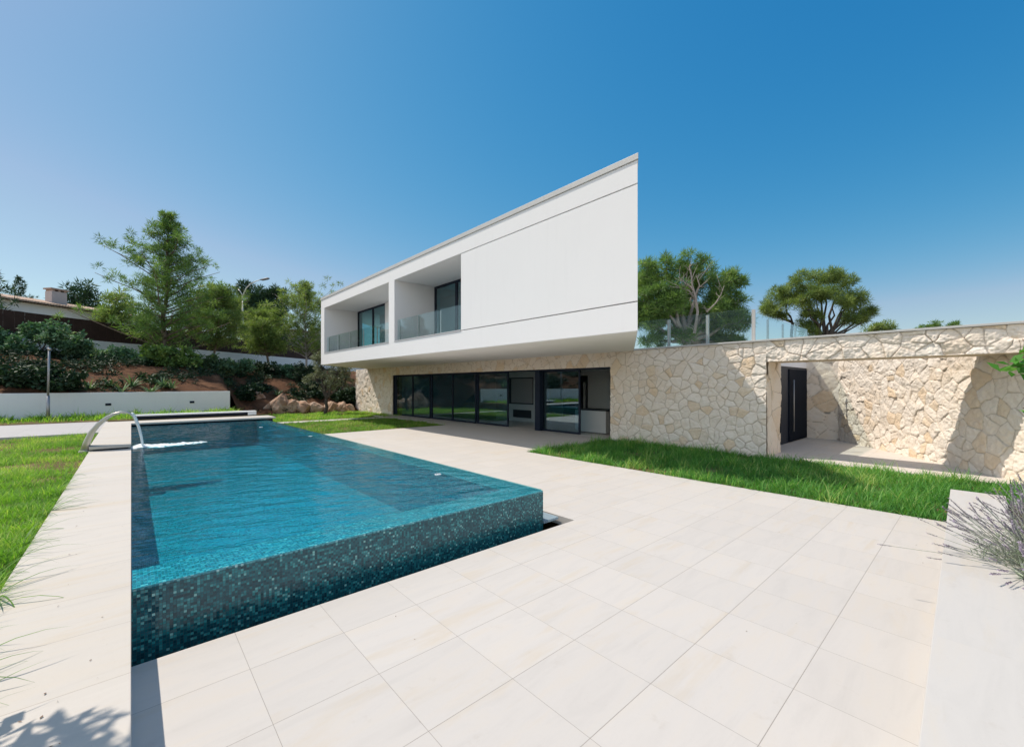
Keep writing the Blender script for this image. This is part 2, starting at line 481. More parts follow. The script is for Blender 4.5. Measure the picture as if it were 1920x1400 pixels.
# terrace
T = MB()
for r in [(-.0, 8.1, -4.0, 3.70), (4.47, 8.1, 3.70, 8.42), (4.47, 12.14, 8.42, 16.5), (10.88, 12.14, 16.5, 24.6),
          (4.47, 4.82, 16.5, 22.4), (4.82, 10.88, 22.45, 23.3), (10.88, 12.14, 24.6, 24.7)]:
    T.box(r[0], r[1], r[2], r[3], -.12, 0)
tag(T.build('terrace', M['terrace']), kind='structure')
tag(MB().prism([(12.02,-2.5),(19,-2.5),(19,6.5),(13.2,6.5),(13.2,3.69),(12.02,3.69)], -.12, -.001).build('courtyard_paving', M['court']), kind='structure')
# lawns (soil under the grass blades)
L = MB()
L.box(8.1, 12.02, -4.0, 8.42, -.14, -.035)
L.box(4.82, 10.88, 16.5, 22.45, -.14, -.035).box(4.47, 12.1, 23.3, 31, -.14, -.035)
L.box(12.1, 17, 24.7, 33, -.14, -.036)
tag(L.build('lawn_beds', M['lawn_soil']), kind='structure')
L = MB().box(-9, -.66, -3, 17.2, -.14, .40)
tag(L.build('upper_lawn_bed', M['lawn_soil']), kind='structure')
P = MB().box(-14, -.66, 17.2, 22.3, -.14, .455).box(-.66, 4.3, 20.62, 22.3, -.14, .36)
tag(P.build('paved_path', M['grey_paving']), kind='structure')
tag(MB().box(-14, 4.4, 22.3, 30.5, -.14, .47).build('wall_foot_lawn', M['lawn_soil']), kind='structure')

# ------------------------------------------------------------------ swimming pool
WZ = .425
pool = thing('swimming_pool', 'raised infinity pool lined with teal glass mosaic beside the limestone terrace', 'swimming pool', (0, 3.95, 0))
PX, PY0, PY1, LIP = 4.12, 3.95, 19.45, .40
b = MB()    # basin: outer walls with wide lip, inner walls, floor (floor depth as it appears through water)
b.box(0.001, PX, PY0, PY0+LIP, -.80, WZ-.030)
b.box(PX-LIP, PX, PY0+LIP, PY1, -.80, WZ-.030)
b.box(-.12, 0.0, PY0, PY1+.2, -.94, .415)
b.box(0.001, PX, PY1, PY1+.2, -.94, .36)
b.build('mosaic_basin', M['mosaic'], pool)
MB().box(0.001, PX-LIP-.001, PY0+LIP+.001, PY1-.001, -.70, -.50).build('pool_floor', M['mosaic_floor'], pool)
MB().box(.001, PX-LIP-.005, PY0+LIP+.001, PY0+LIP+.004, -.50, WZ-.03).box(PX-LIP-.004, PX-LIP-.001, PY0+LIP+.005, PY1-.001, -.50, WZ-.03).box(.001, PX-LIP-.005, PY1-.004, PY1-.001, -.50, WZ-.02).box(.001, .004, PY0+LIP+.005, PY1-.005, -.50, WZ-.02).build('pool_lining', M['mosaic_floor'], pool)
M['mosaic_lip_sunlit'] = mat_mosaic('sunlit_lip_mosaic', .02, [(0, (.02,.13,.16)), (.4, (.05,.22,.25)), (.8, (.13,.36,.38)), (1, (.45,.65,.64))])  # lighter tile colours paint the sunlit look into the lip
MB().prism([(0.001,PY0+.001),(PX-.001,PY0+.001),(PX-.001,PY1),(PX-LIP,PY1),(PX-LIP,PY0+LIP),(0.001,PY0+LIP)], WZ-.0299, WZ-.012).build('overflow_lip', M['mosaic_lip_sunlit'], pool)
ch = MB().box(-.0, 4.47, 3.70, 3.949, -.36, -.30).box(4.121, 4.47, 3.949, PY1+.2, -.36, -.30)
ch.build('overflow_channel', M['mosaic'], pool)
gr = MB()
for k in range(9):
    x = 4.16 + k*.034
    gr.box(x, x+.018, 3.97, PY1, -.045, -.012)
gr.build('channel_grille', plain('grille_plastic', (.36,.46,.52), .4), pool)
cp = MB().box(-.66, 0, -3, 12.58, .30, .44)
cp.build('coping', M['coping'], pool, bevel=.004)
cw = MB().box(-.655, -.004, -3, PY0, -.14, .30)
cw.build('coping_wall', M['garden_white'], pool)
rc = MB().prism([(-.66, 12.50), (0, 12.50), (0, 19.36), (4.40, 19.36), (4.40, 20.62), (-.66, 20.62)], .475, .535)
rc.build('raised_coping', M['coping'], pool, bevel=.004)
rs = MB().box(-.62, -.05, 12.58, 20.55, .30, .475).box(-.05, 4.36, PY1+.201, 20.55, -.1, .475)
rs.build('raised_base', M['frame'], pool)
for (x, y) in ((3.24, 16.2), (3.68, 12.4), (3.60, 5.75)):
    j = MB()
    c = Vector((x, y, WZ-.002))
    j.tube([c + Vector((.045*math.cos(a), .045*math.sin(a), 0)) for a in np.linspace(0, 2*math.pi, 20)], .006, 6, False)
    j.tube([c + Vector((0,0,-.012)), c + Vector((0,0,.003))], [.016,.014], 12)
    j.build('inlet_fitting', plain('white_plastic', (.75,.76,.76), .4), pool, True)
# water sheet with a gentle real swell
def build_water():
    nx, ny = 220, 820
    X, Y = np.meshgrid(np.linspace(.002, PX-.004, nx), np.linspace(PY0+.004, PY1-.002, ny), indexing='ij')
    g = np.random.default_rng(14); Z = np.zeros_like(X)
    for k in range(26):            # short wind ripples, most crests lying across the pool
        a = g.normal(R(62), .42); w = .11 + .42*g.random()**2; ph = g.uniform(0, 6.28)
        Z += .0006*(w/.16)**.8*np.sin(6.283/w*(X*math.cos(a)+Y*math.sin(a)) + ph + 1.2*np.sin(.9*X+1.1*Y+ph*3))
    Z *= .55 + .6*np.clip(fbm(X, Y, 31, 3, .7) + .5, 0, 1.4)
    rad = np.hypot(X-.2, Y-12.77); Z += .004*np.sin(rad*22)*np.exp(-rad*1.3)
    Z = WZ + Z*np.minimum(1, np.minimum((PX-X)/.35, (Y-PY0)/.35))
    idx = np.arange(nx*ny).reshape(nx, ny)
    F = np.stack([idx[:-1,:-1], idx[1:,:-1], idx[1:,1:], idx[:-1,1:]], -1).reshape(-1, 4)
    o = np_mesh('pool_water', np.stack([X,Y,Z],-1).reshape(-1,3), [F], M['water'], smooth=True)
    tag(o, kind='structure')
build_water()

# spout and its jet
sp = thing('water_spout', 'curved brushed steel water spout arching over the pool coping', 'fountain spout', (-.62, 12.75, .5))
def arc_pts():
    P_ = [(-.74, .44), (-.70, .62), (-.63, .82), (-.53, .98), (-.41, 1.11), (-.29, 1.195), (-.17, 1.235), (-.07, 1.225), (.005, 1.185)]
    W_ = [.115, .11, .10, .088, .072, .055, .042, .032, .026]
    return P_, W_
P_, W_ = arc_pts()
m = MB(); n = len(P_)
for i in range(n):
    a = Vector(P_[max(i-1,0)]); c = Vector(P_[min(i+1,n-1)]); t = (c-a).normalized(); nn = Vector((t.y, -t.x))
    for yy in (12.62, 12.92):
        for s in (-.5, .5):
            q = Vector(P_[i]) + nn * (W_[i]*s)
            m.v.append((q.x, yy, q.y))
for i in range(n-1):
    a, c = 4*i, 4*i+4
    for q in ((0,1),(1,3),(3,2),(2,0)):
        m.f.append((a+q[0], a+q[1], c+q[1], c+q[0]))
m.f.append((0,2,3,1)); m.f.append((4*n-4, 4*n-3, 4*n-1, 4*n-2))
so = m.build('arched_blade', M['steel'], sp, True, .008)
MB().box(-.82, -.60, 12.55, 12.99, .405, .452).build('base_plate', M['steel'], sp, bevel=.006)
def mat_jet():
    t = Nt('falling_water'); g = t.bsdf((.86,.92,.94), .12, 0, t.bump(t.noise(t.pos(), 22, 3), .6, .02), .5)
    tr = t.n('BsdfTransparent')
    return t.done(t.mixsh(.62, tr.outputs[0], g))
def mat_foam():
    t = Nt('foam'); g = t.bsdf((.86,.90,.92), .4, 0, t.bump(t.noise(t.pos(), 40, 3), .5, .02), .5); tr = t.n('BsdfTransparent')
    return t.done(t.mixsh(.75, tr.outputs[0], g))
jt = thing('water_jet', 'stream of water falling from the steel spout into white foam', 'water jet', (.2, 12.77, WZ))
m = MB()
for k, yy in enumerate((12.66, 12.71, 12.77, 12.83, 12.88)):
    pts = []; rd = []
    for s in np.linspace(0, 1, 12):
        x = .0 + .20*s + .004*math.sin(9*s+k); z = 1.19 - .03*s - (1.19-.03-WZ)*s**2
        pts.append((x, yy + .03*(12.77-yy)*s*4 + .006*math.sin(13*s+2*k), z)); rd.append(.034 - .016*s + .005*math.sin(17*s+k))
    m.tube(pts, rd, 8)
m.build('stream', mat_jet(), jt, True)
m = MB(); g = np.random.default_rng(5)
for k in range(420):
    a = g.random()**.8
    x = .02 + a*1.35 + g.normal(0,.03); y = 12.80 + g.normal(0, .17*(1-.6*a)) + .10*a
    if x < .03: continue
    r = (.012 + .035*g.random())*(1-.65*a); z = WZ + r*.1 + .04*max(0, 1-abs(x-.2)/.16)*g.random()
    c = Vector((x, y, z)); bb = len(m.v)
    nseg = 7
    m.v.append((c.x, c.y, c.z + r*.5))
    for q in range(nseg):
        an = 6.283*q/nseg; rr = r*(1.5+.8*g.random())
        m.v.append((c.x+rr*1.5*math.cos(an), c.y+rr*math.sin(an), c.z-r*.35))
    for q in range(nseg): m.f.append((bb, bb+1+q, bb+1+(q+1)%nseg))
m.build('foam', mat_foam(), jt, True)['kind'] = 'stuff'

# ------------------------------------------------------------------ stone cladding with real relief
def vnoise(u, v, seed, freq):
    g = np.random.default_rng(seed); T_ = g.random((64, 64))
    x = u*freq; y = v*freq; xi = np.floor(x).astype(int); yi = np.floor(y).astype(int); fx = x-xi; fy = y-yi
    fx = fx*fx*(3-2*fx); fy = fy*fy*(3-2*fy)
    q = lambda a, b_: T_[a % 64, b_ % 64]
    return (q(xi,yi)*(1-fx)+q(xi+1,yi)*fx)*(1-fy) + (q(xi,yi+1)*(1-fx)+q(xi+1,yi+1)*fx)*fy
def clad(name, origin, udir, width, height, normal, parent, res=.02, su=.34, sv=.27, seed=1, depth=1.0, label=None, rocky=1.0):
    nu, nv = max(2, int(width/res)), max(2, int(height/res))
    U, V = np.meshgrid(np.linspace(0, width, nu), np.linspace(0, height, nv), indexing='ij')
    wu = U + .035*(vnoise(U, V, seed+50, 7)-.5); wv = V + .035*(vnoise(U, V, seed+51, 7)-.5)
    g = np.random.default_rng(seed)
    K = 200; JX = g.random((K, K)); JY = g.random((K, K)); TI = g.random((K, K)); TX = g.normal(0, 1, (K, K)); TY = g.normal(0, 1, (K, K)); HH = g.random((K, K)); KEEP = g.random((K, K)) > .30
    ci = np.floor(wu/su).astype(int); cj = np.floor(wv/sv).astype(int)
    best = np.full(U.shape, 9e9); bi = np.zeros_like(ci); bj = np.zeros_like(cj); px_ = np.zeros_like(U); py_ = np.zeros_like(U)
    cand = []
    for di in (-2,-1,0,1,2):
        for dj in (-2,-1,0,1,2):
            i = ci+di; j = cj+dj; ii = i % K; jj = j % K
            x = (i - .05 + 1.1*JX[ii,jj] + .5*(jj%2))*su - .25*su; y = (j + .0 + 1.0*JY[ii,jj])*sv
            d = np.where(KEEP[ii,jj], (x-wu)**2 + (y-wv)**2, 9e3)
            cand.append((x, y, d)); m_ = d < best
            best = np.where(m_, d, best); bi = np.where(m_, ii, bi); bj = np.where(m_, jj, bj); px_ = np.where(m_, x, px_); py_ = np.where(m_, y, py_)
    edge = np.full(U.shape, 9e9)
    for x, y, d in cand:
        L_ = np.sqrt((x-px_)**2 + (y-py_)**2)
        e = np.where((L_ > 1e-6) & (d < 9e2), (d-best)/np.maximum(2*L_, 1e-6), 9e9)
        edge = np.minimum(edge, e)
    edge = edge + .006*(vnoise(U, V, seed+9, 26)-.5)
    jf = np.clip((edge-.003)/.009, 0, 1); jf = jf*jf*(3-2*jf)
    pil = np.clip(edge/.055, 0, 1)**.6
    rough = (vnoise(U,V,seed+2,6)-.5)*1.0 + (vnoise(U,V,seed+3,15)-.5)*.7 + (vnoise(U,V,seed+4,34)-.5)*.55
    lay = np.abs(vnoise(U*.8, V*2.2, seed+5, 7)-.5)
    h = -.016 + jf*(.011 + .008*pil + .013*(HH[bi,bj]-.5) + TX[bi,bj]*.06*(wu-px_) + TY[bi,bj]*.06*(wv-py_) + .017*rough*rocky - .025*rocky*np.clip(.12-lay,0,1))
    h = h*depth
    ud = Vector(udir).normalized(); nd = Vector(normal).normalized(); o3 = Vector(origin) + nd*.034*depth
    P = (np.array(o3)[None,None] + U[...,None]*np.array(ud) + V[...,None]*np.array((0,0,1)) + h[...,None]*np.array(nd))
    idx = np.arange(nu*nv).reshape(nu, nv)
    F = np.stack([idx[:-1,:-1], idx[1:,:-1], idx[1:,1:], idx[:-1,1:]], -1).reshape(-1,4)
    if ud.cross(Vector((0,0,1))).dot(nd) < 0: F = F[:, ::-1]
    o = np_mesh(name, P.reshape(-1,3), [F], M['stone'], parent, {'tint': TI[bi,bj].ravel(), 'joint': (1-jf).ravel()}, smooth=True)
    if label: o['label'] = label
    return o

# ------------------------------------------------------------------ the house
house = thing('house', 'modern villa with white cantilevered upper floor over a beige fieldstone ground floor', 'house', (12.1, 14, 0))
H_TOP = 2.95
GX = 12.14
# cores behind the cladding
st = MB()
st.box(12.11, 13.2, 3.70, 8.43, -.1, 2.94).box(12.11, 12.55, 8.43, 24.5, 2.45, 2.94)
st.box(12.11, 12.7, 24.5, 30.3, -.1, 2.94)
st.build('stone_wall', M['sawn'], house)
clad('stone_cladding', (12.11, 3.69, -.05), (0,1,0), 4.74, 3.0, (-1,0,0), house, .013, seed=3, su=.235, sv=.20, rocky=1.0)
clad('stone_cladding', (12.11, 8.43, 2.45), (0,1,0), 16.07, .5, (-1,0,0), house, .03, seed=8, su=.30, sv=.26, label='ochre stone lintel above the sliding doors')
clad('stone_cladding', (12.11, 24.5, -.05), (0,1,0), 5.8, 3.0, (-1,0,0), house, .04, seed=12, label='far sunlit stone pier left of the sliding doors')
# beam over the courtyard and the pier face
bm_ = MB().box(12.11, 13.1, -.85, 3.699, 2.43, 2.94)
bm_.build('courtyard_beam', M['sawn'], house)
clad('stone_cladding', (12.11, -.85, 2.43), (0,1,0), 4.54, .52, (-1,0,0), house, .012, seed=5, su=.34, sv=.24, rocky=1.7, label='rough stone face of the courtyard beam')
clad('stone_cladding', (12.11, 3.699, -.05), (1,0,0), 1.09, 2.48, (0,-1,0), house, .015, seed=31, su=.6, sv=.45, depth=.7, label='tan end face of the stone wall at the courtyard')
cap = MB().box(12.03, 12.60, -.86, 7.5, 2.955, 3.0)
cap.build('parapet_cap', M['cap'], house, bevel=.004)
rf = MB().prism([(12.56, 4.1), (18.9, 4.1), (24, 8), (24, 31), (12.56, 31)], 2.62, 2.93)
rf.build('roof_slab', M['cap'], house)
# door recess on the courtyard
dw = MB().box(13.2, 19.0, 4.1, 4.4, 2.42, 2.935).box(18.25, 19.0, 4.1, 4.4, -.1, 2.42)
dw.build('recess_wall', M['white'], house)
d_ = thing('front_door', None, None); d_.parent = house
d_.location = Vector((15.6, 4.1, 0)) - house.location
MB().box(13.2, 18.25, 4.12, 4.2, 2.34, 2.42).box(13.2, 13.28, 4.12, 4.2, 0, 2.34).box(14.8, 15.55, 4.12, 4.2, 0, 2.34).box(13.28, 14.8, 4.12, 4.2, 0, .05).build('door_frame', M['frame'], d_)
MB().box(13.28, 14.8, 4.15, 4.165, .05, 2.34).build('sidelight', M['glass'], d_)
MB().box(15.55, 18.2, 4.09, 4.15, 0.02, 2.34).build('door_leaf', plain('door_navy', (.007,.011,.020), .6, spec=.03), d_)
MB().tube([(15.8, 4.03, .35), (15.8, 4.03, 2.0)], .018, 8).build('handle', M['dull_steel'], d_, True)
# stub wall and slanted courtyard wall
MB().box(17.6, 17.95, 2.6, 4.1, -.1, 2.93).build('courtyard_stub_wall', M['sawn'], house)
clad('stone_cladding', (17.6, 3.0, -.05), (0,1,0), 1.1, 3.0, (-1,0,0), house, .03, seed=17, su=.42, sv=.34, label='shaded stone return beside the front door')
MB().box(17.56, 17.575, 3.42, 3.58, .86, .92).build('house_number_plate', M['steel'], house)
W0 = Vector((17.62, 3.21, 0)); wd = Vector((-.809, -.588, 0)).normalized(); wn = Vector((-.588, .809, 0)).normalized()
m = MB(); c = W0 + wd*5.0 - wn*.215
m.obox((c.x, c.y), (wd.x, wd.y), 10.2, .4, -.1, 2.9); m.build('slanted_courtyard_wall', M['sawn'], house)
clad('stone_cladding', tuple(W0 + Vector((0,0,-.05))), tuple(wd), 10.1, 2.95, tuple(wn), house, .014, seed=23, su=.28, sv=.22, rocky=1.4, label='long slanted sunlit stone wall behind the courtyard beam')

# ground-floor glazing
sliding = [(24.42, 20.2, 0.0, 22.15), (20.2, 16.15, .06, 18.13), (16.15, 13.9, .12, None), (12.1, 9.95, .18, None)]
MB().box(GX-.03, GX+.34, 8.44, 24.48, 2.40, 2.452).box(GX-.03, GX+.34, 24.43, 24.49, 0.006, 2.40).box(GX-.03, GX+.34, 8.44, 8.475, .006, 2.40).build('glazing_frame', M['frame'], house)
for (y1, y0, off, mid) in sliding:
    x = GX + .02 + off
    f = MB()
    wL = .30 if y1 in (24.42,) else .13
    f.box(x, x+.05, y1-wL if y1 == 24.42 else y1-.13, y1, .008, 2.40).box(x, x+.05, y0, y0+.07, .008, 2.40)
    f.box(x, x+.05, y0+.07, y1-wL, .008, .075).box(x, x+.05, y0+.07, y1-wL, 2.35, 2.40)
    if mid: f.box(x, x+.05, mid-.06, mid+.06, .075, 2.35)
    sd = f.build('sliding_door', M['frame'], house)
    g_ = MB().box(x+.02, x+.03, y0+.07, y1-.13, .075, 2.35).build('glass_pane', M['glass'], None)
    g_.data.transform(Matrix.Translation(-house.location)); g_.parent = sd
f = MB().box(GX+.02, GX+.30, 11.85, 12.12, .008, 2.40).build('door_stack', M['frame'], house)
# interior
MB().box(12.14, 18.6, 8.43, 26, -.12, -.002).build('interior_floor', M['int_floor'], house)
it = MB().box(18.6, 18.8, 4.5, 26, -.1, 2.62).box(13.2, 18.6, 8.2, 8.42, 0, 2.62).box(12.72, 18.6, 24.5, 24.7, 0, 2.62)
it.build('interior_wall', M['interior'], house)
MB().box(12.56, 18.6, 4.4, 26, 2.56, 2.615).build('ceiling', M['interior'], house)
tv = MB().box(14.7, 15.2, 14.2, 17.6, 0, 2.55).build('chimney_breast', M['interior_grey'], house)
def sub(mbx, name, mat, parent, **kw):
    o = mbx.build(name, mat, None, **kw)
    off = Vector((0,0,0)); p = parent
    while p: off += Vector(p.location); p = p.parent
    o.data.transform(Matrix.Translation(-off)); o.parent = parent
    return o
sub(MB().box(14.67, 14.699, 14.8, 16.35, .93, 2.16), 'niche_panel', plain('taupe_panel', (.30,.275,.27), .5), tv)
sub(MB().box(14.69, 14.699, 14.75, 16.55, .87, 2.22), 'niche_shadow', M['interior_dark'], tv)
sub(MB().box(14.68, 14.699, 14.9, 16.22, .19, .58), 'fireplace_opening', M['interior_dark'], tv)
MB().box(18.55, 18.6, 14.45, 16.2, 0, 2.35).build('interior_door', M['interior_dark'], house)
MB().box(18.50, 18.549, 14.56, 14.68, .5, 2.0).build('light_slit', plain('slit_light_paint', (.85,.83,.8), .3, .4), house)  # pale strip painted on for the bright slit of light in the door
ki = thing('kitchen_island', 'grey kitchen island with dark worktop inside the open sliding door', 'kitchen island', (13.5, 10, 0))
MB().box(13.1, 13.95, 9.34, 10.8, .03, .86).build('cabinet', M['interior_grey'], ki)
MB().box(13.07, 13.98, 9.31, 10.83, .86, .90).build('worktop', M['interior_dark'], ki)
cu = thing('kitchen_cabinet', 'dark grey drawer cabinet against the kitchen wall right of the island', 'cabinet', (15, 8.8, 0))
MB().box(14.0, 17.5, 8.45, 9.05, .05, .88).build('carcass', plain('cab_grey', (.20,.195,.2), .5), cu)
MB().box(13.97, 17.5, 8.45, 9.08, .88, .92).build('worktop', M['interior_dark'], cu)
MB().box(13.99, 17.5, 9.052, 9.06, .34, .35).box(13.99, 17.5, 9.052, 9.06, .60, .61).build('drawer_gaps', M['frame'], cu)

# upper floor
XF, XB = 7.75, 9.55
YR, YL = 4.74, 24.28
mR, mL = .643, .95
def poly(x0, y_right, y_left, x1, inset=0):
    """plan slice between front x0 and back x1 with slanted ends where asked"""
    yr0 = YR + mR*(x0-XF) + inset if y_right is None else y_right
    yr1 = YR + mR*(x1-XF) + inset if y_right is None else y_right
    yl0 = YL + mL*(x0-XF) - inset if y_left is None else y_left
    yl1 = YL + mL*(x1-XF) - inset if y_left is None else y_left
    return [(x0, yr0), (x1, yr1), (x1, yl1), (x0, yl0)]
MB().prism(poly(XF, None, None, 17.5), 2.95, 3.545).build('cantilever_slab', M['white'], house, bevel=.006)
MB().prism(poly(XF+.02, None, None, 12.08, .02), 2.944, 2.949).build('soffit', M['soffit'], house)
MB().prism(poly(XF, None, None, 17.5), 5.995, 6.47).build('roof_band', M['white'], house, bevel=.006)
cp_ = [(XF-.025, YR-.03), (17.6, YR-.03+mR*(17.6-XF)), (17.6, YL+mL*(17.6-XF)), (XF-.025, YL+.03)]
MB().prism(cp_, 6.475, 6.60).build('roof_cap', M['cap'], house, bevel=.006)
MB().prism(poly(XF, None, 11.02, 17.5), 3.57, 5.972).build('blank_wall', M['white'], house, bevel=.005)
MB().prism(poly(XF+.06, None, 10.96, 17.4, .06), 3.54, 6.0).build('wall_core', M['grey_sill'], house)
MB().box(XF, XB+.3, 15.57, 16.07, 3.545, 5.995).build('divider_wall', M['white'], house)
MB().prism([(XF, 23.76), (XB+.3, 23.76), (XB+.3, YL+mL*(XB+.3-XF)), (XF, YL)], 3.545, 5.995).build('end_wall', M['white'], house)
MB().box(XB, XB+.3, 16.07, 20.22, 3.545, 5.995).build('balcony_back_wall', M['white'], house)
MB().box(XB, XB+.3, 11.02, 12.2, 3.545, 5.995).build('balcony_back_wall', M['white'], house)
MB().box(XF-.02, XF+.25, 16.08, 23.75, 3.548, 3.585).box(XF-.02, XF+.25, 11.03, 15.56, 3.548, 3.585).build('balcony_sill', M['grey_sill'], house)
for (y0, y1, mid) in ((20.22, 23.75, 21.75), (12.2, 15.56, 13.95)):
    fr = MB().box(XB+.02, XB+.10, y0, y0+.07, 3.55, 5.99).box(XB+.02, XB+.10, y1-.09, y1, 3.55, 5.99).box(XB+.02, XB+.10, y0+.07, y1-.09, 5.90, 5.99).box(XB+.02, XB+.10, y0+.07, y1-.09, 3.55, 3.66).box(XB+.025, XB+.095, mid-.07, mid+.07, 3.66, 5.90)
    w = fr.build('balcony_window', M['frame'], house)
    sub(MB().box(XB+.05, XB+.06, y0+.07, y1-.09, 3.66, 5.90), 'pane', M['upper_glass'], w)
MB().box(12.5, 12.6, 11.1, 24, 3.55, 5.99).build('bedroom_wall', M['interior_grey'], house)
MB().box(11.0, 11.05, 12.0, 24, 3.55, 5.99).build('curtain', plain('curtain_grey', (.30,.36,.37), .9), house)
def balustrade(spans, posts_at, x, z0, z1):
    br = bpy.data.objects.new('glass_balustrade', None); col.objects.link(br); br.parent = house
    br.location = Vector((x, spans[0][0], z0)) - house.location
    for (a, b2) in spans:
        sub(MB().box(x, x+.012, a, b2, z0+.02, z1), 'glass_panel', M['rail_glass'], br)
    for y in posts_at:
        sub(MB().box(x+.014, x+.03, y-.035, y+.035, z0, z1-.04), 'post', M['dull_steel'], br)
    return br
bz0, bz1 = 3.585, 4.42
balustrade([(23.74-1.62*(k+1)+.02 if 23.74-1.62*(k+1) > 16.1 else 16.1, 23.70-1.62*k) for k in range(5)], [23.43, 21.93, 20.42, 18.9, 17.45], XF+.12, bz0, bz1)
balustrade([(14.0, 15.54), (12.5, 13.96), (11.06, 12.46)], [15.35, 13.9, 12.42], XF+.12, bz0, bz1)
# roof-terrace glass rail: along the parapet, then back along the courtyard edge
br = bpy.data.objects.new('terrace_balustrade', None); col.objects.link(br); br.parent = house
br.location = Vector((12.35, 4.1, 3.0)) - house.location
for (a, b2) in ((4.14, 5.28), (5.32, 6.46), (6.50, 7.5)):
    sub(MB().box(12.33, 12.345, a, b2, 3.02, 3.89), 'glass_panel', M['rail_glass'], br)
for y in (4.085, 5.30, 6.48):
    sub(MB().box(12.35, 12.40, y-.04, y+.04, 2.99, 3.85), 'post', M['cap'], br)
for (a, b2) in ((12.42, 13.72), (13.76, 15.1), (15.14, 16.43), (16.47, 17.75)):
    sub(MB().box(a, b2, 4.12, 4.135, 2.97, 3.80), 'glass_panel', M['rail_glass'], br)
for x in (13.74, 15.12, 16.45, 17.75):
    sub(MB().box(x-.03, x+.03, 4.14, 4.18, 2.93, 3.74), 'post', M['dull_steel'], br)

# ------------------------------------------------------------------ raised planter wall at the right
pl = thing('planter_wall', 'low limestone planter wall capped with pale slabs at the terrace edge', 'planter', (5, -.1, 0))
MB().prism([(-1.0,-.20),(8.1,-.20),(8.1,.278),(-1.0,.10)], .37, .45).build('coping', M['planter'], pl, bevel=.005)
MB().box(-1.0, 8.07, -.18, .09, -.14, .37).build('wall', M['garden_white'], pl)
tag(MB().box(-1.0, 8.1, -4, -.201, -.14, .36).build('planting_bed', M['bed_soil']), kind='structure')

# ------------------------------------------------------------------ garden walls, fence, posts
rw = thing('retaining_wall', 'long low white rendered garden wall below the planted bank', 'garden wall', (-3.63, 24.45, .47))
rd = Vector((1, .299, 0)).normalized(); rn = Vector((-.286, .958, 0))
c0 = Vector((-13, 24.45 + (-13+3.63)*.299, 0)); Lw = (Vector((3.9, 26.70, 0))-c0).length
cc = c0 + rd*Lw/2 + rn*.12
MB().obox((cc.x, cc.y), (rd.x, rd.y), Lw, .24, .0, 1.52).build('wall_body', M['garden_white'], rw, bevel=.008)
for (u, v) in ((203, 758), (360, 753.5)):
    d0 = c0; # ray/plane hit on the wall face
    q = at(u, v, 1.0) - Vector((0,0,CAM_H)); t_ = (rn.dot(c0)) / rn.dot(Vector((q.x, q.y, 0)))
    p = q*t_ + Vector((0,0,CAM_H))
    mm = MB().obox((p.x-rn.x*.004, p.y-rn.y*.004), (rd.x, rd.y), .19, .02, p.z-.05, p.z+.05)
    mm.build('step_light', M['frame'], rw)
lw = thing('pool_end_ledge', 'low white ledge with a dark recess behind the far pool coping', 'low wall', (2, 22.6, .4))
MB().box(.05, 4.28, 22.32, 22.62, .60, .66).build('ledge_slab', M['garden_white'], lw, bevel=.004)
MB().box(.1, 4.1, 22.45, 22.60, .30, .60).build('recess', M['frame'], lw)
MB().box(3.95, 4.28, 22.33, 22.61, .30, .60).build('end_block', M['garden_white'], lw)
bp = thing('shower_post', 'slim grey metal post standing before the white garden wall', 'post', (-2.42, 23.9, .47))
b0 = Vector((-2.36, 23.86, .47))
MB().tube([b0, b0+Vector((0,0,.95))], .052, 12).build('lower_post', M['dull_steel'], bp, True)
MB().tube([b0+Vector((0,0,.95)), b0+Vector((.03,0,2.72))], .034, 12).build('upper_post', M['dull_steel'], bp, True)
MB().tube([b0+Vector((.03,0,2.70)), b0+Vector((.03,0,2.80))], [.055,.05], 12).build('head', M['steel'], bp, True)

uw = thing('boundary_wall', 'white rendered boundary wall at the top of the planted bank', 'wall', (5, y_up(5), 3.4))
cA = Vector((-14, y_up(-14), 0)); Lu = 62
cc = cA + Vector((SX, SY, 0))*Lu/2
MB().obox((cc.x, cc.y), (SX, SY), Lu, .25, 2.9, 4.57).build('wall_body', M['garden_white'], uw)
fn = thing('slat_fence', 'dark brown vertical board fence standing on the white boundary wall', 'fence', (5, y_up(5), 4.57))
m = MB(); g = np.random.default_rng(2); tt = 0
while tt < Lu-.3:
    wdt = .42 + .02*g.random()
    c = cA + Vector((SX, SY, 0))*(tt+wdt/2) + Vector((-SY, SX, 0))*(.0 + .012*g.random())
    m.obox((c.x, c.y), (SX, SY), wdt-.016, .03, 4.585, 5.79+.012*g.random()); tt += wdt
m.build('slat_panel', M['fence'], fn)
m = MB(); c = cc + Vector((-SY, SX, 0))*.06
m.obox((c.x, c.y), (SX, SY), Lu, .04, 4.7, 4.78).obox((c.x, c.y), (SX, SY), Lu, .04, 5.5, 5.58); m.build('rails', M['fence'], fn)

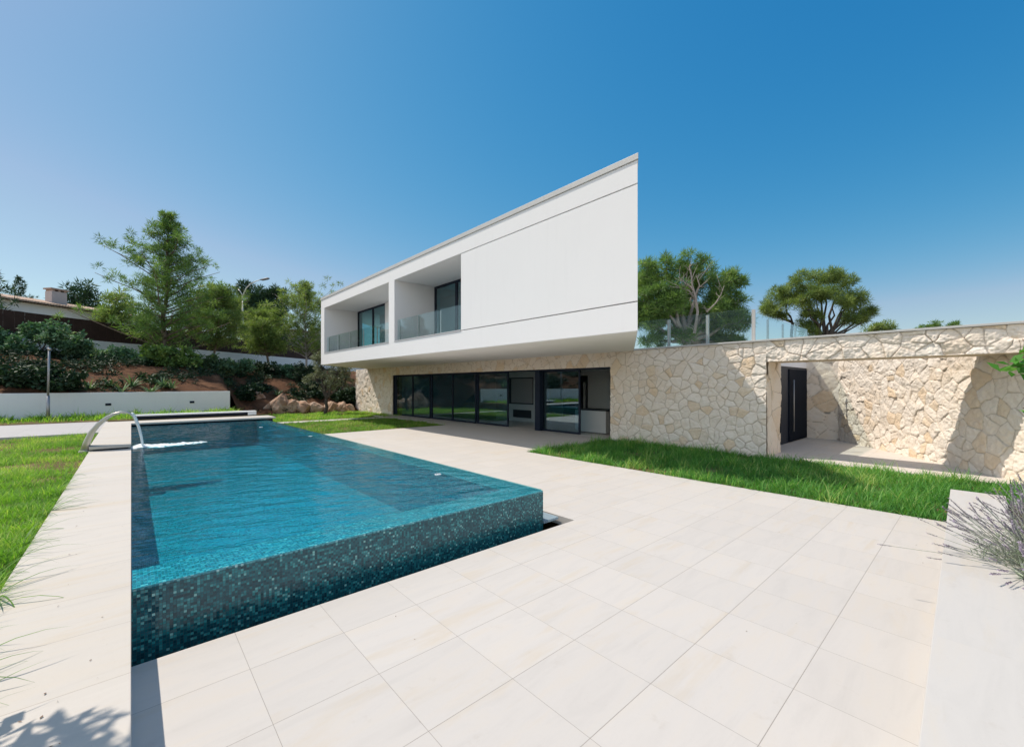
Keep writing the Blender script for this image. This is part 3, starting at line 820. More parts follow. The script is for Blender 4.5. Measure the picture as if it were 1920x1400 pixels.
# neighbour's house beyond the fence
nb = thing('bungalow', 'white neighbouring bungalow with low tiled roof and chimney behind the brown fence', 'house', tuple(at(60, 700, 33)))
def roof_mat():
    t = Nt('roof_tiles'); p = t.pos(); n_ = t.noise(p, 3, 6, .7)
    wv_ = t.n('TexWave'); wv_.inputs['Scale'].default_value = 2.2; t.l(p, wv_.inputs['Vector'])
    c = t.ramp(n_, [(.3, (.42,.27,.19)), (.6, (.60,.44,.33)), (.8, (.66,.54,.44))])
    return t.done(t.bsdf(c, .85, 0, t.bump(wv_.outputs['Fac'], .8, .08), .2))
e0 = at(-60, 700, 27.5); e1 = e0 + Vector((SX, SY, 0))*11.6
nrm2 = Vector((-SY, SX, 0))
def quadprism(name, pts, mat, parent):
    m = MB(); m.v = [tuple(p) for p in pts]; m.f = [(0,1,2,3),(4,7,6,5),(0,4,5,1),(1,5,6,2),(2,6,7,3),(3,7,4,0)]
    me_o = m.build(name, mat, parent); bmx = bmesh.new(); bmx.from_mesh(me_o.data); bmesh.ops.recalc_face_normals(bmx, faces=bmx.faces); bmx.to_mesh(me_o.data); return me_o
ez = 7.80
def at_e(s, n_, z): 
    q = e0 + Vector((SX,SY,0))*s + nrm2*n_; return Vector((q.x, q.y, z))
MB().obox(tuple((at_e(5.2, 2.6, 0)).xy), (SX, SY), 10.4, 4.6, 3.3, ez-.02).build('wall', M['garden_white'], nb)
roof = quadprism('roof', [at_e(-1,-.15,ez), at_e(11.2,-.15,ez), at_e(11.2,2.9,ez+.62), at_e(-1,2.9,ez+.62), at_e(-1,-.15,ez+.12), at_e(11.2,-.15,ez+.12), at_e(11.2,2.9,ez+.76), at_e(-1,2.9,ez+.76)], roof_mat(), nb)
quadprism('roof', [at_e(-1,5.8,ez), at_e(11.2,5.8,ez), at_e(11.2,2.901,ez+.62), at_e(-1,2.901,ez+.62), at_e(-1,5.8,ez+.12), at_e(11.2,5.8,ez+.12), at_e(11.2,2.901,ez+.76), at_e(-1,2.901,ez+.76)], roof.data.materials[0], nb)
ch_ = MB(); q = at_e(5.5, 1.6, 0)
ch_.obox((q.x,q.y), (SX,SY), .95, .7, ez+.3, ez+1.32)
chim = ch_.build('chimney', plain('chimney_plaster', (.46,.40,.385), .8), nb)
mm = MB()
for s in (-.36, 0, .36):
    q2 = at_e(5.5+s, 1.6, 0); mm.obox((q2.x,q2.y), (SX,SY), .14, .7, ez+1.32, ez+1.46)
mm.obox((q.x,q.y), (SX,SY), 1.12, .86, ez+1.46, ez+1.56)
sub(mm, 'chimney_cap', plain('cap_tile', (.40,.29,.24), .8), chim)
q = at_e(8.1, .28, 0); MB().obox((q.x,q.y), (SX,SY), 1.8, .06, 6.3, 6.95).build('window', plain('shutter_grey', (.34,.37,.36), .5), nb)

# far pale house glimpsed between the trees
fh = thing('pale_house', 'pale house partly hidden behind the trees beyond the fence', 'house', tuple(at(555, 700, 62)))
q = at(560, 640, 62); MB().obox((q.x,q.y), (SX,SY), 7, 5, 3.3, 9.3).build('wall', plain('far_wall', (.72,.70,.67), .8), fh)
MB().obox((q.x,q.y), (SX,SY), 7.6, 5.6, 9.301, 9.5).build('roof', plain('far_roof', (.5,.38,.3), .8), fh)
qq = q - nrm2*2.51; MB().obox((qq.x,qq.y), (SX,SY), 1.2, .06, 6.2, 7.6).build('window', M['frame'], fh)

# street lamp
slb = at(455, 690, 47)
sl = thing('street_lamp', 'tall grey street lamp with a curved arm rising among the trees', 'street lamp', (slb.x, slb.y, 3.4))
zt = at(455, 556, 47).z; ux = Vector((C_, -S_, 0))
MB().tube([(slb.x, slb.y, 3.3), (slb.x, slb.y, zt)], [.11,.085], 10).build('pole', plain('galvanised', (.55,.54,.50), .5, .3), sl, True)
arm = [Vector((slb.x, slb.y, zt)) + ux*(x) + Vector((0,0,z)) for x, z in ((0,-.05),(.12,.35),(.42,.95),(.85,1.4),(1.5,1.72),(2.05,1.88))]
MB().tube(arm, [.07,.06,.055,.05,.045,.045], 8).build('arm', plain('galvanised_arm', (.55,.54,.50), .5, .3), sl, True)
arm2 = [Vector((slb.x, slb.y, zt)) + ux*(x) + Vector((0,0,z)) for x, z in ((0,-.05),(-.1,.3),(-.3,.62),(-.5,.8))]
MB().tube(arm2, .05, 8).build('arm', plain('galvanised_stub', (.55,.54,.50), .5, .3), sl, True)
a_ = arm[-1]; MB().tube([a_ - ux*.1, a_ + ux*.15, a_ + ux*.75 + Vector((0,0,.12)), a_ + ux*.95+ Vector((0,0,.13))], [.05,.12,.13,.04], 10).build('lamp_head', plain('lamp_grey', (.16,.16,.17), .5), sl, True)

# ------------------------------------------------------------------ vegetation builders
def blades(base, length, width, az, bend, lean, nseg=3, tint=None):
    """curved tapering blades; all arrays of N"""
    N = len(base); k = nseg
    dirh = np.stack([np.cos(az), np.sin(az), np.zeros(N)], -1); side = np.stack([-np.sin(az), np.cos(az), np.zeros(N)], -1)
    V = np.zeros((N, 2*k+1, 3))
    for i in range(k+1):
        s = i/k
        ang = lean + bend*s
        # integrate approx
        out = length*(s*np.sin(lean + bend*s*.5)); up = length*(s*np.cos(lean + bend*s*.5))
        c = base + dirh*out[:,None] + np.array((0,0,1))*up[:,None]
        w = width*(1-s**1.6)*.5
        if i < k:
            V[:, 2*i] = c - side*w[:,None]; V[:, 2*i+1] = c + side*w[:,None]
        else: V[:, 2*k] = c
    o = (np.arange(N)*(2*k+1))[:,None]
    quads = np.concatenate([o + np.array([2*i, 2*i+1, 2*i+3, 2*i+2]) for i in range(k-1)]) if k > 1 else np.zeros((0,4), int)
    tris = o + np.array([2*k-2, 2*k-1, 2*k])
    t = np.repeat(tint if tint is not None else rng.random(N), 2*k+1)
    return V.reshape(-1,3), quads, tris, t

def grass(name, label, n, sampler, z, lmin, lmax, wmin, wmax, mat, clump=.6, seed=0, dens=None):
    g = np.random.default_rng(seed)
    P = sampler(g, n)
    dn = fbm(P[:,0], P[:,1], seed+1, 4, 1.3)
    keep = g.random(len(P)) < np.clip((dens or .8) + .75*dn, .03, 1)
    P = P[keep]; dn = dn[keep]; N = len(P)
    c2 = fbm(P[:,0], P[:,1], seed+2, 4, 2.6)
    Ls = (lmin + (lmax-lmin)*g.random(N)**1.6) * np.clip(1 + clump*c2, .35, 1.9)
    az = g.uniform(0, 6.283, N) + 1.2*np.sin(P[:,0]*3+P[:,1]*2)
    base = np.concatenate([P, np.full((N,1), z)], 1)
    c3 = fbm(P[:,0], P[:,1], seed+3, 3, .7)
    tint = np.clip(.46 + .26*c2 + .20*c3 + .24*g.normal(0,1,N), 0, 1)
    v, q, t, a = blades(base, Ls, wmin+(wmax-wmin)*g.random(N), az, .5+1.1*g.random(N), .05+.5*g.random(N), 3, tint)
    o = np_mesh(name, v, [q, t], mat, None, {'tint': a}, smooth=True)
    tag(o, label, 'grass', kind='stuff'); return o

def rect_s(x0, x1, y0, y1): return lambda g, n: np.stack([g.uniform(x0, x1, n), g.uniform(y0, y1, n)], -1)

M['grass'] = mat_leaf('grass_blades', (.09,.22,.03), (.22,.42,.06), (.45,.48,.16), 0.5)
M['grass_lush'] = mat_leaf('grass_lush', (.045,.18,.035), (.17,.42,.08), (.48,.58,.20), 0.5)
M['grass_lime'] = mat_leaf('grass_lime', (.11,.28,.03), (.29,.53,.055), (.60,.64,.20), .5)

grass('grass_patch', 'tall lush green grass growing along the shaded stone wall', 60000, rect_s(8.10, 12.0, -.9, 8.41), -.04, .07, .30, .007, .017, M['grass_lush'], .5, 1, .95)
def near_left(g, n):
    y = 2.6 + (17.1-2.6)*g.random(n)**1.35
    x0 = -.15*y - .55
    x = -.67 - (np.abs(x0)-.67).clip(.25)*g.random(n)
    bare = (np.abs(y - 6.75 - .25*np.sin(x*4)) < .22 + .12*np.sin(x*9+y*3)) & (x < -.95 - .2*g.random(n))
    bare |= (np.hypot(x+.95, y-9.4) < .22) | (np.hypot((x+1.7)*.6, y-11.2) < .3)
    keep = ~bare | (g.random(n) < .06)
    return np.stack([x, y], -1)[keep]
grass('lawn_grass', 'bright green lawn grass left of the pool coping', 70000, near_left, .40, .04, .15, .004, .009, M['grass_lime'], .5, 4, .8)
grass('far_grass', 'sunny grass strip between the pool and the far terrace path', 26000, rect_s(4.84, 10.86, 16.52, 22.43), -.04, .06, .19, .010, .02, M['grass'], .5, 6, .85)
grass('bank_foot_grass', 'green grass around the olive tree below the boulders', 24000, rect_s(4.5, 12.1, 23.32, 30.2), -.04, .06, .20, .014, .026, M['grass_lime'], .5, 7, .8)
def foot(g, n):
    x = g.uniform(-6, 3.9, n); y0 = 22.7; y1 = 24.45 + (x+3.63)*.299
    return np.stack([x, y0 + (y1-y0)*g.random(n)**.7], -1)
grass('wall_foot_grass', 'uneven grass strip at the foot of the white garden wall', 16000, foot, .46, .08, .34, .016, .03, M['grass_lime'], .8, 9, .55)
# long weeds arching over the coping at the lawn edge
def weeds():
    g = np.random.default_rng(21); N = 330
    y = 2.0 + 7.5*g.random(N)**1.5; y = y + .25*np.sin(y*5); base = np.stack([-.665 - .12*g.random(N), y, np.full(N, .41)], -1)
    L_ = .12 + .42*g.random(N)**2.2
    big = g.random(N) < .22
    v, q, t, a = blades(base, L_*np.where(big, 1.15, .85), np.where(big, .011, .004)+.006*g.random(N), g.normal(.05, .75, N), .6+1.1*g.random(N), .45+.6*g.random(N), 6, g.random(N)*.45)
    tag(np_mesh('edge_weeds', v, [q, t], M['grass'], None, {'tint': a}, smooth=True), 'long weeds leaning from the lawn over the pool coping', 'weeds', kind='stuff')
weeds()

def debris():
    g = np.random.default_rng(5); V, F = [], []
    for k in range(70):
        if k < 42: x = g.uniform(-.62, -.04); y = 1.9 + 7*g.random()**1.6; z = .4425
        else: x = g.uniform(.4, 7.8); y = g.uniform(.4, 3.6); z = .0025
        a = g.uniform(0, 6.28); l = g.uniform(.003, .010); w = l*g.uniform(.25,.6); b = len(V)
        for p_, q_ in ((-1,0),(0,-1),(1,0),(0,1)):
            V.append((x + l*p_*math.cos(a) - w*q_*math.sin(a), y + l*p_*math.sin(a) + w*q_*math.cos(a), z + .004*g.random()))
        F.append((b, b+1, b+2, b+3))
    o = np_mesh('leaf_litter', np.array(V), [np.array(F)], plain('dry_leaf', (.16,.10,.06), .8, 0, .4))
    tag(o, 'tiny dry leaf bits scattered on the coping and terrace slabs', 'leaf litter', kind='stuff')
debris()

def needles(centers, r, n_per, ln, wd_, g, up=.35, quad=False, flat=1.0):
    """clusters of needle or leaf faces about centres"""
    C = np.repeat(np.asarray(centers), n_per, 0); N = len(C)
    d = g.normal(0, 1, (N,3)); d[:,2] = d[:,2]*flat + up; d /= np.linalg.norm(d, axis=1)[:,None]
    rr = np.repeat(np.broadcast_to(r, (len(centers),)), n_per)
    p0 = C + d*(rr*g.random(N)**.6)[:,None]*.8
    if quad:
        d2 = g.normal(0,1,(N,3)); d2[:,2] *= .6; d2 /= np.linalg.norm(d2,axis=1)[:,None]; d = d2
    sd = np.cross(d, g.normal(0,1,(N,3))); sd /= np.linalg.norm(sd,axis=1)[:,None]+1e-9
    l = ln*(.6+.8*g.random(N)); w = wd_*(.6+.8*g.random(N))
    if not quad:
        V = np.stack([p0 - sd*w[:,None]*.5, p0 + sd*w[:,None]*.5, p0 + d*l[:,None]], 1)
        F = np.arange(3*N).reshape(N,3); k = 3
    else:
        up_ = np.cross(sd, d)*(.12*l)[:,None]
        V = np.stack([p0, p0 + d*l[:,None]*.5 - sd*w[:,None]*.5+up_, p0 + d*l[:,None], p0 + d*l[:,None]*.5 + sd*w[:,None]*.5+up_], 1)
        F = np.arange(4*N).reshape(N,4); k = 4
    tc = np.repeat(g.random(len(centers)), n_per)
    tint = np.clip(.6*tc + .4*g.random(N), 0, 1)
    return V.reshape(-1,3), F, np.repeat(tint, k)

def crown(name, mat, parent, parts):
    vs, fs, ts, o = [], [], [], 0
    for v, f, t in parts:
        vs.append(v); fs.append(f+o); ts.append(t); o += len(v)
    by = {}
    for f in fs: by.setdefault(f.shape[1], []).append(f)
    return np_mesh(name, np.concatenate(vs), [np.concatenate(x) for x in by.values()], mat, parent, {'tint': np.concatenate(ts)})

def limb(m, a, b_, r0, r1, g, wob=.08, n=5, sides=6):
    a = Vector(a); b_ = Vector(b_); L_ = (b_-a).length; pts = []; rd = []
    for i in range(n+1):
        s = i/n; w = wob*L_*math.sin(math.pi*s)
        pts.append(a.lerp(b_, s) + Vector((g.normal(0,w*.5), g.normal(0,w*.5), g.normal(0,w*.3)))); rd.append(r0+(r1-r0)*s)
    pts[0] = a; pts[-1] = b_
    m.tube(pts, rd, sides); return pts

def conifer(name, label, base, top, rmax, prof, mat, bark, seed, n_br=46, tuft=.30, npt=26, ln=.22, wd_=.035, start=.12, rise=.55, lean=(0,0), group=None, trunk_r=.14, branchlets=5, cat='tree'):
    """airy conifer: a spine with rising branches, each carrying tufts along its outer part"""
    g = np.random.default_rng(seed)
    base = Vector(base); tp = Vector((base.x+lean[0], base.y+lean[1], top)); Ht = top - base.z
    root = thing(name, label, cat, tuple(base), group)
    m = MB(); sp_ = limb(m, base - Vector((0,0,.3)), tp, trunk_r, trunk_r*.12, g, .012, 9, 8)
    cs = []; rs_ = []; irr = .48 + .68*g.random((8, 7))
    for k in range(n_br):
        s = start + (1-start)*((k+.5)/n_br)**.95
        o_ = base.lerp(tp, s); a = k*2.39996 + g.normal(0,.35)
        L_ = rmax*prof(s)*(.72+.40*g.random())*irr[int(s*7.9), int((a % 6.283)/6.284*7)]*1.12
        tip = o_ + Vector((math.cos(a)*L_, math.sin(a)*L_, L_*rise*(.5+.8*g.random())))
        pts = limb(m, o_, tip, trunk_r*.30*(1-s)+.016, .012, g, .06, 4, 4)
        nb_ = max(2, int(branchlets*(.6+L_/max(rmax,.1))))
        for q in range(nb_):
            f = .30 + .70*(q+g.random())/nb_
            i = min(int(f*4), 3); p = pts[i].lerp(pts[i+1], f*4-i)
            off = Vector((g.normal(0,.13*L_*.8+.06), g.normal(0,.13*L_*.8+.06), abs(g.normal(0,.10*L_+.05))))
            cs.append(tuple(p+off)); rs_.append(tuft*(.6+.7*g.random())*(1.1-.45*s))
    cs.append(tuple(tp)); rs_.append(tuft*.5)
    m.build('trunk', bark, root, True)
    crown('crown', mat, root, [needles(cs, np.array(rs_), npt, ln, wd_, g, .45)])
    return root

def lobed(name, label, base, lobes, mat, bark, seed, tuft=.3, npt=24, ln=.2, wd_=.05, dens=1.0, trunk_r=.2, group=None, fork=None, quad=False, shell=.45, cat='tree', up=.35, stems=1, twigs=True):
    """tree or shrub whose crown is many tufts filling uneven lobes; lobes = [(Vector centre, rx, rz)]"""
    g = np.random.default_rng(seed); base = Vector(base)
    root = thing(name, label, cat, tuple(base), group)
    lob2 = []
    for (c, rx, rz) in lobes:
        c = Vector(c)
        for q in range(12):
            d = Vector(g.normal(0,1,3)); d.normalize(); f = .25 + .75*g.random()**.6
            k_ = .20 + .30*g.random()
            lob2.append((c + Vector((d.x*rx*f, d.y*rx*f, d.z*rz*f)), (rx+rz)*.5*k_*1.05, (rx+rz)*.5*k_*.9, c))
    m = MB(); cs = []; rs_ = []
    fk = Vector(fork) if fork is not None else base.lerp(lobes[0][0], .45)
    if stems:
        limb(m, base - Vector((0,0,.3)), fk, trunk_r, trunk_r*.72, g, .05, 5, 8)
    for (c, rx, rz) in lobes:
        if stems: limb(m, fk, c, trunk_r*.5, .02, g, .10, 5, 6)
    for (c, rx, rz, c_par) in lob2:
        if stems: limb(m, c_par, c, min(.03, trunk_r*.2), .012, g, .1, 3, 4)
        nt = max(2, int(dens*3.6*rx*rz/(tuft**2)))
        for q in range(nt):
            d = Vector(g.normal(0,1,3)); d.normalize()
            if d.z < -.5 and g.random() < .4: d.z = -d.z
            f = (shell + (1-shell)*g.random()) * (.88+.24*g.random())
            p = c + Vector((d.x*rx*f, d.y*rx*f, d.z*rz*f))
            cs.append(tuple(p)); rs_.append(tuft*(.65+.7*g.random()))
            if twigs and stems and q % 3 == 0: limb(m, c, p, .018, .005, g, .08, 2, 3)
    if m.v: m.build('trunk', bark, root, True)
    crown('crown', mat, root, [needles(cs, np.array(rs_), npt, ln, wd_, g, up, quad)])
    return root

M['pine'] = mat_leaf('pine_needles', (.05,.11,.04), (.20,.32,.085), (.42,.50,.14), 0.42)
M['pine_light'] = mat_leaf('pine_light', (.08,.14,.05), (.28,.36,.10), (.50,.54,.18), 0.42)
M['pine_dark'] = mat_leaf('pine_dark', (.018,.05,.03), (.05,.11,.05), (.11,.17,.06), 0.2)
M['pine_blue'] = mat_leaf('pine_blue', (.05,.11,.06), (.13,.22,.11), (.26,.32,.14), 0.3)
M['olive'] = mat_leaf('olive_leaves', (0.112,0.136,0.072), (0.272,0.296,0.184), (0.480,0.496,0.352), .2)
M['shrub'] = mat_leaf('shrub_leaves', (.04,.11,.06), (.15,.28,.15), (.45,.56,.36), 0.25)
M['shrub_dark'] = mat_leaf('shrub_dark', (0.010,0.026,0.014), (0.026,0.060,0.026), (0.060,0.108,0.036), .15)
M['agave'] = mat_leaf('agave_leaves', (0.045,0.120,0.060), (0.150,0.255,0.120), (0.330,0.420,0.195), .15)
M['broad'] = mat_leaf('broad_leaves', (0.045,0.165,0.022), (0.120,0.330,0.045), (0.240,0.480,0.090), .35)

def fence_d(u): return 22*1090/(1090-u)
def bankpt(u, d):
    p = at(u, 722, d); return Vector((p.x, p.y, bank_z(p.x, p.y)))
def Lb(u, v, ru, rv, d, dd=0):
    """lobe centred at photo position u,v and distance d; radii in photo pixels"""
    return (at(u, v, d+dd), ru/793*d, rv/793*d)

# --- trees in front of the boundary fence
p = bankpt(304, 26.5)
conifer('pine_tree', 'tallest airy pine with pointed top in front of the brown fence', p, at(314,408,26.5).z, 3.1,
        lambda s: (1.05 if s < .35 else 1.0 - .25*(s-.35)) * min(1, (1-s)*1.7+.10), M['pine'], M['bark'], 11, 104, .33, 58, .21, .032, .06, .5, (.35,-.3), 'pines on the planted bank', .16, 6)
p = bankpt(398, 30)
conifer('pine_tree', 'slender leaning young pine with yellowish needles right of the tallest pine', p, at(405,548,30).z, 1.75,
        lambda s: .35+.75*math.sin(math.pi*min(1,s*.95+.06)), M['pine_light'], M['bark'], 12, 74, .30, 52, .22, .034, .22, .45, (.5,-.4), 'pines on the planted bank', .09)
p = bankpt(506, 35)
conifer('pine_tree', 'short bushy light green pine before the white boundary wall', p, at(498,592,35).z, 1.5,
        lambda s: .5+.6*math.sin(math.pi*min(1,s)), M['pine_light'], M['bark'], 13, 64, .34, 52, .24, .040, .25, .4, (-.6,.4), 'pines on the planted bank', .11)
p = bankpt(576, 36)
conifer('pine_tree', 'thin feathery pine with bare spine beside the left end of the white upper floor', p, at(572,538,36).z, 2.0,
        lambda s: (.35+.85*math.sin(math.pi*min(1,s*.9+.05)))*(1 if s < .75 else .55), M['pine_light'], M['grey_bark'], 14, 74, .31, 48, .23, .036, .18, .8, (-.2,.1), 'pines on the planted bank', .10)
# --- trees behind the fence
lobed('evergreen_tree', 'dark evergreen tree standing right of the neighbouring bungalow', at(150,700,42), [Lb(*a,42) for a in ((150,560,24,26),(132,572,18,20),(170,556,20,22),(145,590,26,16),(168,585,20,18))], M['pine_dark'], M['dark_bark'], 20, .55, 26, .42, .11, 1.0, .25, 'trees beyond the fence')
lobed('broadleaf_tree', 'yellow green rounded tree between the dark evergreen and the tallest pine', at(215,690,34), [Lb(*a,34) for a in ((205,578,28,26),(232,596,30,26),(190,598,20,20),(222,560,20,14),(255,610,26,18))], M['pine_light'], M['bark'], 21, .4, 26, .30, .08, 1.1, .2, 'trees beyond the fence')
lobed('broadleaf_tree', 'grey green feathery tree top just right of the tallest pine', at(398,690,44), [Lb(*a,44) for a in ((395,550,24,22),(425,575,22,30),(372,565,20,25),(385,600,24,24),(430,610,22,24))], M['pine'], M['bark'], 22, .48, 24, .36, .09, .9, .22, 'trees beyond the fence')
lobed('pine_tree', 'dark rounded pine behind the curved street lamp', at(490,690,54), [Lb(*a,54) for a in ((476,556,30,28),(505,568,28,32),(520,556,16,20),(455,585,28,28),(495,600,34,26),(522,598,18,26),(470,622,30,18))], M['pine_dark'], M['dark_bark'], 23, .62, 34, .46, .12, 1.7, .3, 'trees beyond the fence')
lobed('pine_tree', 'lighter small pine before the pole of the street lamp', at(482,690,42.5), [Lb(*a,42.5) for a in ((478,600,24,22),(498,585,16,20),(470,622,24,14),(512,615,18,16))], M['pine_light'], M['bark'], 24, .42, 24, .32, .08, .9, .15, 'trees beyond the fence')
lobed('evergreen_tree', 'dark mass of foliage behind the feathery pine by the white upper floor', at(570,690,58), [Lb(*a,58) for a in ((545,660,20,14),(580,650,30,18),(610,640,26,24),(530,640,14,14))], M['pine_dark'], M['dark_bark'], 25, .7, 24, .5, .13, .9, .25, 'trees beyond the fence')
lobed('evergreen_tree', 'low dark bushy tree behind the fence under the tallest pine', at(330,690,36), [Lb(*a,36) for a in ((300,640,26,16),(340,625,30,22),(375,640,22,18),(360,600,20,20))], M['pine'], M['bark'], 26, .45, 24, .34, .09, .9, .2, 'trees beyond the fence')
p = at(-52, 722, 26); 
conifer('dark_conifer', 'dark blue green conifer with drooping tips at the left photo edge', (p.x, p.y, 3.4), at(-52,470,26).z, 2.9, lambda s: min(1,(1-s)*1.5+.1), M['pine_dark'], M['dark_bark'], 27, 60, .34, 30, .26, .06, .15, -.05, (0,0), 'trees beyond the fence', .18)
p = at(35, 722, 72)
conifer('norfolk_pine', 'small distant tiered pine rising above the bungalow roof', (p.x, p.y, 4), at(35,520,72).z, 3.4, lambda s: min(1,(1-s)*1.7+.12), M['pine_dark'], M['dark_bark'], 28, 34, .36, 12, .4, .12, .55, .25, (0,0), 'trees beyond the fence', .2)

# --- pines behind the house on the right
D9 = 25
fk = at(1288, 640, D9)
lobed('umbrella_pine', 'large dense pine with pale dead limbs behind the glass rail', at(1285,760,D9),
      [Lb(*a, D9, dd) for a, dd in (((1215,520,34,30),0),((1250,505,34,26),.6),((1290,500,30,24),0),((1315,512,26,24),.8),((1215,565,34,32),-.4),((1255,548,34,28),-1.0),
       ((1270,580,36,26),.5),((1230,610,34,24),0),((1190,590,30,40),.6),((1350,540,34,30),0),((1372,530,20,24),.3),((1345,580,34,26),-.3),((1380,575,24,26),.5),((1385,605,28,16),0),
       ((1330,615,34,18),.5),((1278,625,22,16),-.5),((1352,640,40,16),1.2),((1225,640,24,14),1.0),((1300,545,22,26),1.5),((1210,545,36,34),1.2),((1260,600,40,30),1.4),((1310,590,34,30),1.8),((1365,600,30,24),1.0),((1325,640,40,16),.8),((1245,575,34,30),-.8))],
      M['pine'], M['grey_bark'], 40, .30, 46, .26, .036, 1.5, .34, 'pines behind the house', fk)
# the dead limbs belong to that pine
dead = bpy.data.objects[[o.name for o in bpy.data.objects if o.get('label','').startswith('large dense pine')][0]]
m = MB(); g = np.random.default_rng(3)
def dead_branch(pts_px, r):
    P3 = [at(u, v, D9-1.5-k*.12) for k, (u, v) in enumerate(pts_px)]
    m.tube(P3, list(np.linspace(r, r*.25, len(P3))), 6)
    for k in range(1, len(P3)):
        for q in range(3):
            a = P3[k-1].lerp(P3[k], g.random()); b_ = a + Vector((g.normal(0,.35), g.normal(0,.35), .15+abs(g.normal(0,.3))))
            limb(m, a, b_, r*.32, .006, g, .1, 3, 4)
dead_branch([(1302,625),(1308,585),(1304,555),(1298,535),(1296,515),(1292,500)], .09)
dead_branch([(1306,565),(1292,545),(1278,540),(1262,538)], .06)
dead_branch([(1300,545),(1282,528),(1272,520)], .05)
dead_branch([(1304,555),(1312,535),(1306,518)], .05)
dead_branch([(1325,585),(1342,568),(1352,552),(1358,535)], .05)
m.build('dead_limbs', M['grey_bark'], dead, True)
DT = 30
tb = at(1540, 745, DT); root_lobes = [Lb(*a, DT, dd) for a, dd in (((1505,535,26,20),0),((1535,525,30,18),.5),((1560,522,22,16),0),((1585,530,16,18),.5),((1500,565,28,20),-.4),((1530,560,30,22),0),((1565,562,26,20),-.6),
       ((1590,560,18,18),.6),((1520,590,18,14),0),((1606,560,16,20),0),((1600,585,18,16),.3),((1590,600,16,10),0),((1618,600,16,8),0),((1630,585,10,7),0),((1510,610,14,14),.5),((1518,622,12,10),0))]
lobed('umbrella_pine', 'broad flat topped pine with forked dark trunk right of the glass rail', tb, root_lobes, M['pine_light'], M['dark_bark'], 41, .30, 46, .26, .034, 1.35, .22, 'pines behind the house', at(1545,640,DT))
lobed('umbrella_pine', 'smaller leaning pine crown between the two larger pines', at(1492,720,DT+1), [Lb(*a, DT+1) for a in ((1445,570,20,16),(1462,545,18,16),(1440,585,16,12),(1475,560,16,18),(1462,590,12,10))], M['pine_light'], M['dark_bark'], 42, .30, 44, .26, .034, 1.3, .13, 'pines behind the house', at(1486,605,DT+1))
lobed('pine_tree', 'small sunlit pine tip just above the stone parapet', at(1650,700,36), [Lb(*a,36) for a in ((1650,612,18,10),(1640,618,14,8),(1664,618,12,8))], M['pine_light'], M['bark'], 43, .3, 24, .24, .06, 1.0, .1, 'pines behind the house')
lobed('pine_tree', 'two little dark tree tips above the parapet near the right photo edge', at(1755,690,50), [Lb(*a,50) for a in ((1730,616,12,6),(1757,611,9,7),(1790,611,8,5))], M['pine'], M['bark'], 44, .35, 20, .28, .08, 1.0, .1, 'pines behind the house')

# --- olive on the far lawn
ob = Vector((9.29, 28.3, -.03))
lobed('olive_tree', 'silvery olive tree with a short dark trunk on the far lawn', ob, [(at(u,v,27.3), ru/793*27.3, rv/793*27.3) for u,v,ru,rv in ((605,690,22,18),(632,700,24,18),(590,704,18,20),(618,722,26,16),(648,712,16,14),(600,672,14,10),(640,690,16,12))],
      M['olive'], M['dark_bark'], 50, .26, 30, .14, .04, 1.1, .13, None, at(612,748,27.3), quad=True)

# --- shrubs along the boundary wall and on the bank
def shrub(name, label, u, v, ru, rv, d, seed, mat, leaf=.16, group='shrubs on the planted bank', n=4, tuft=.26, dens=1.0):
    g = np.random.default_rng(seed); lob = []
    for k in range(n):
        lob.append(Lb(u + ru*.65*(2*(k+.5)/n-1) + g.normal(0,ru*.12), v + g.normal(0, rv*.22), ru*.55, rv*.75, d, g.normal(0,.3)))
    c = at(u, v, d); gz = bank_z(c.x, c.y)
    return lobed(name, label, (c.x, c.y, gz), lob, mat, M['dark_bark'], seed, tuft, 26, leaf, leaf*.55, dens, .04, group, (c.x, c.y, gz+.25), quad=True, twigs=False, cat='shrub', shell=.3)
shrub('flowering_shrub', 'leafy shrub with pale sunlit tips before the white wall at the far left', 22, 645, 34, 24, 21.5, 60, M['shrub'])
shrub('flowering_shrub', 'tall leafy shrub reaching up the brown fence left of the bank', 82, 636, 34, 30, 22, 61, M['shrub'])
shrub('flowering_shrub', 'rounded leafy shrub third from the left along the white wall', 142, 655, 32, 24, 23, 62, M['shrub'])
shrub('flowering_shrub', 'low leafy shrub fourth from the left along the white wall', 200, 664, 34, 20, 24, 63, M['shrub'])
shrub('flowering_shrub', 'lower leafy shrub just left of the tallest pine trunk', 250, 675, 28, 16, 25, 64, M['shrub'])
shrub('bushy_shrub', 'broad dark green bush around the foot of the tallest pine', 318, 668, 46, 28, 25.5, 65, M['pine'], .2, n=5)
shrub('bushy_shrub', 'blue green bush hiding the foot of the leaning pine', 408, 690, 36, 22, 29, 66, M['pine_blue'], .22)
shrub('flowering_shrub', 'pale leaved bush right of the leaning pine before the white wall', 450, 690, 28, 18, 31, 67, M['shrub'])
shrub('flowering_shrub', 'dark leaved shrub in the middle of the right bank', 495, 690, 26, 16, 33, 68, M['shrub_dark'])
shrub('flowering_shrub', 'leafy shrub between the short bushy pine and the olive', 540, 700, 28, 16, 34, 69, M['shrub'])
shrub('bushy_shrub', 'deep green shrub below the feathery pine', 572, 700, 22, 18, 33, 70, M['shrub_dark'])
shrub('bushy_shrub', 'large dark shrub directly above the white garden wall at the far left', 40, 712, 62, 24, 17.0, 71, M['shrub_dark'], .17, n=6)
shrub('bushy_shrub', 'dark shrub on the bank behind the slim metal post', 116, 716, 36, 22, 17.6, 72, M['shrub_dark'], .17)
shrub('bushy_shrub', 'very dark shrub at the right end of the white garden wall', 455, 745, 26, 24, 27.5, 73, M['shrub_dark'], .2)
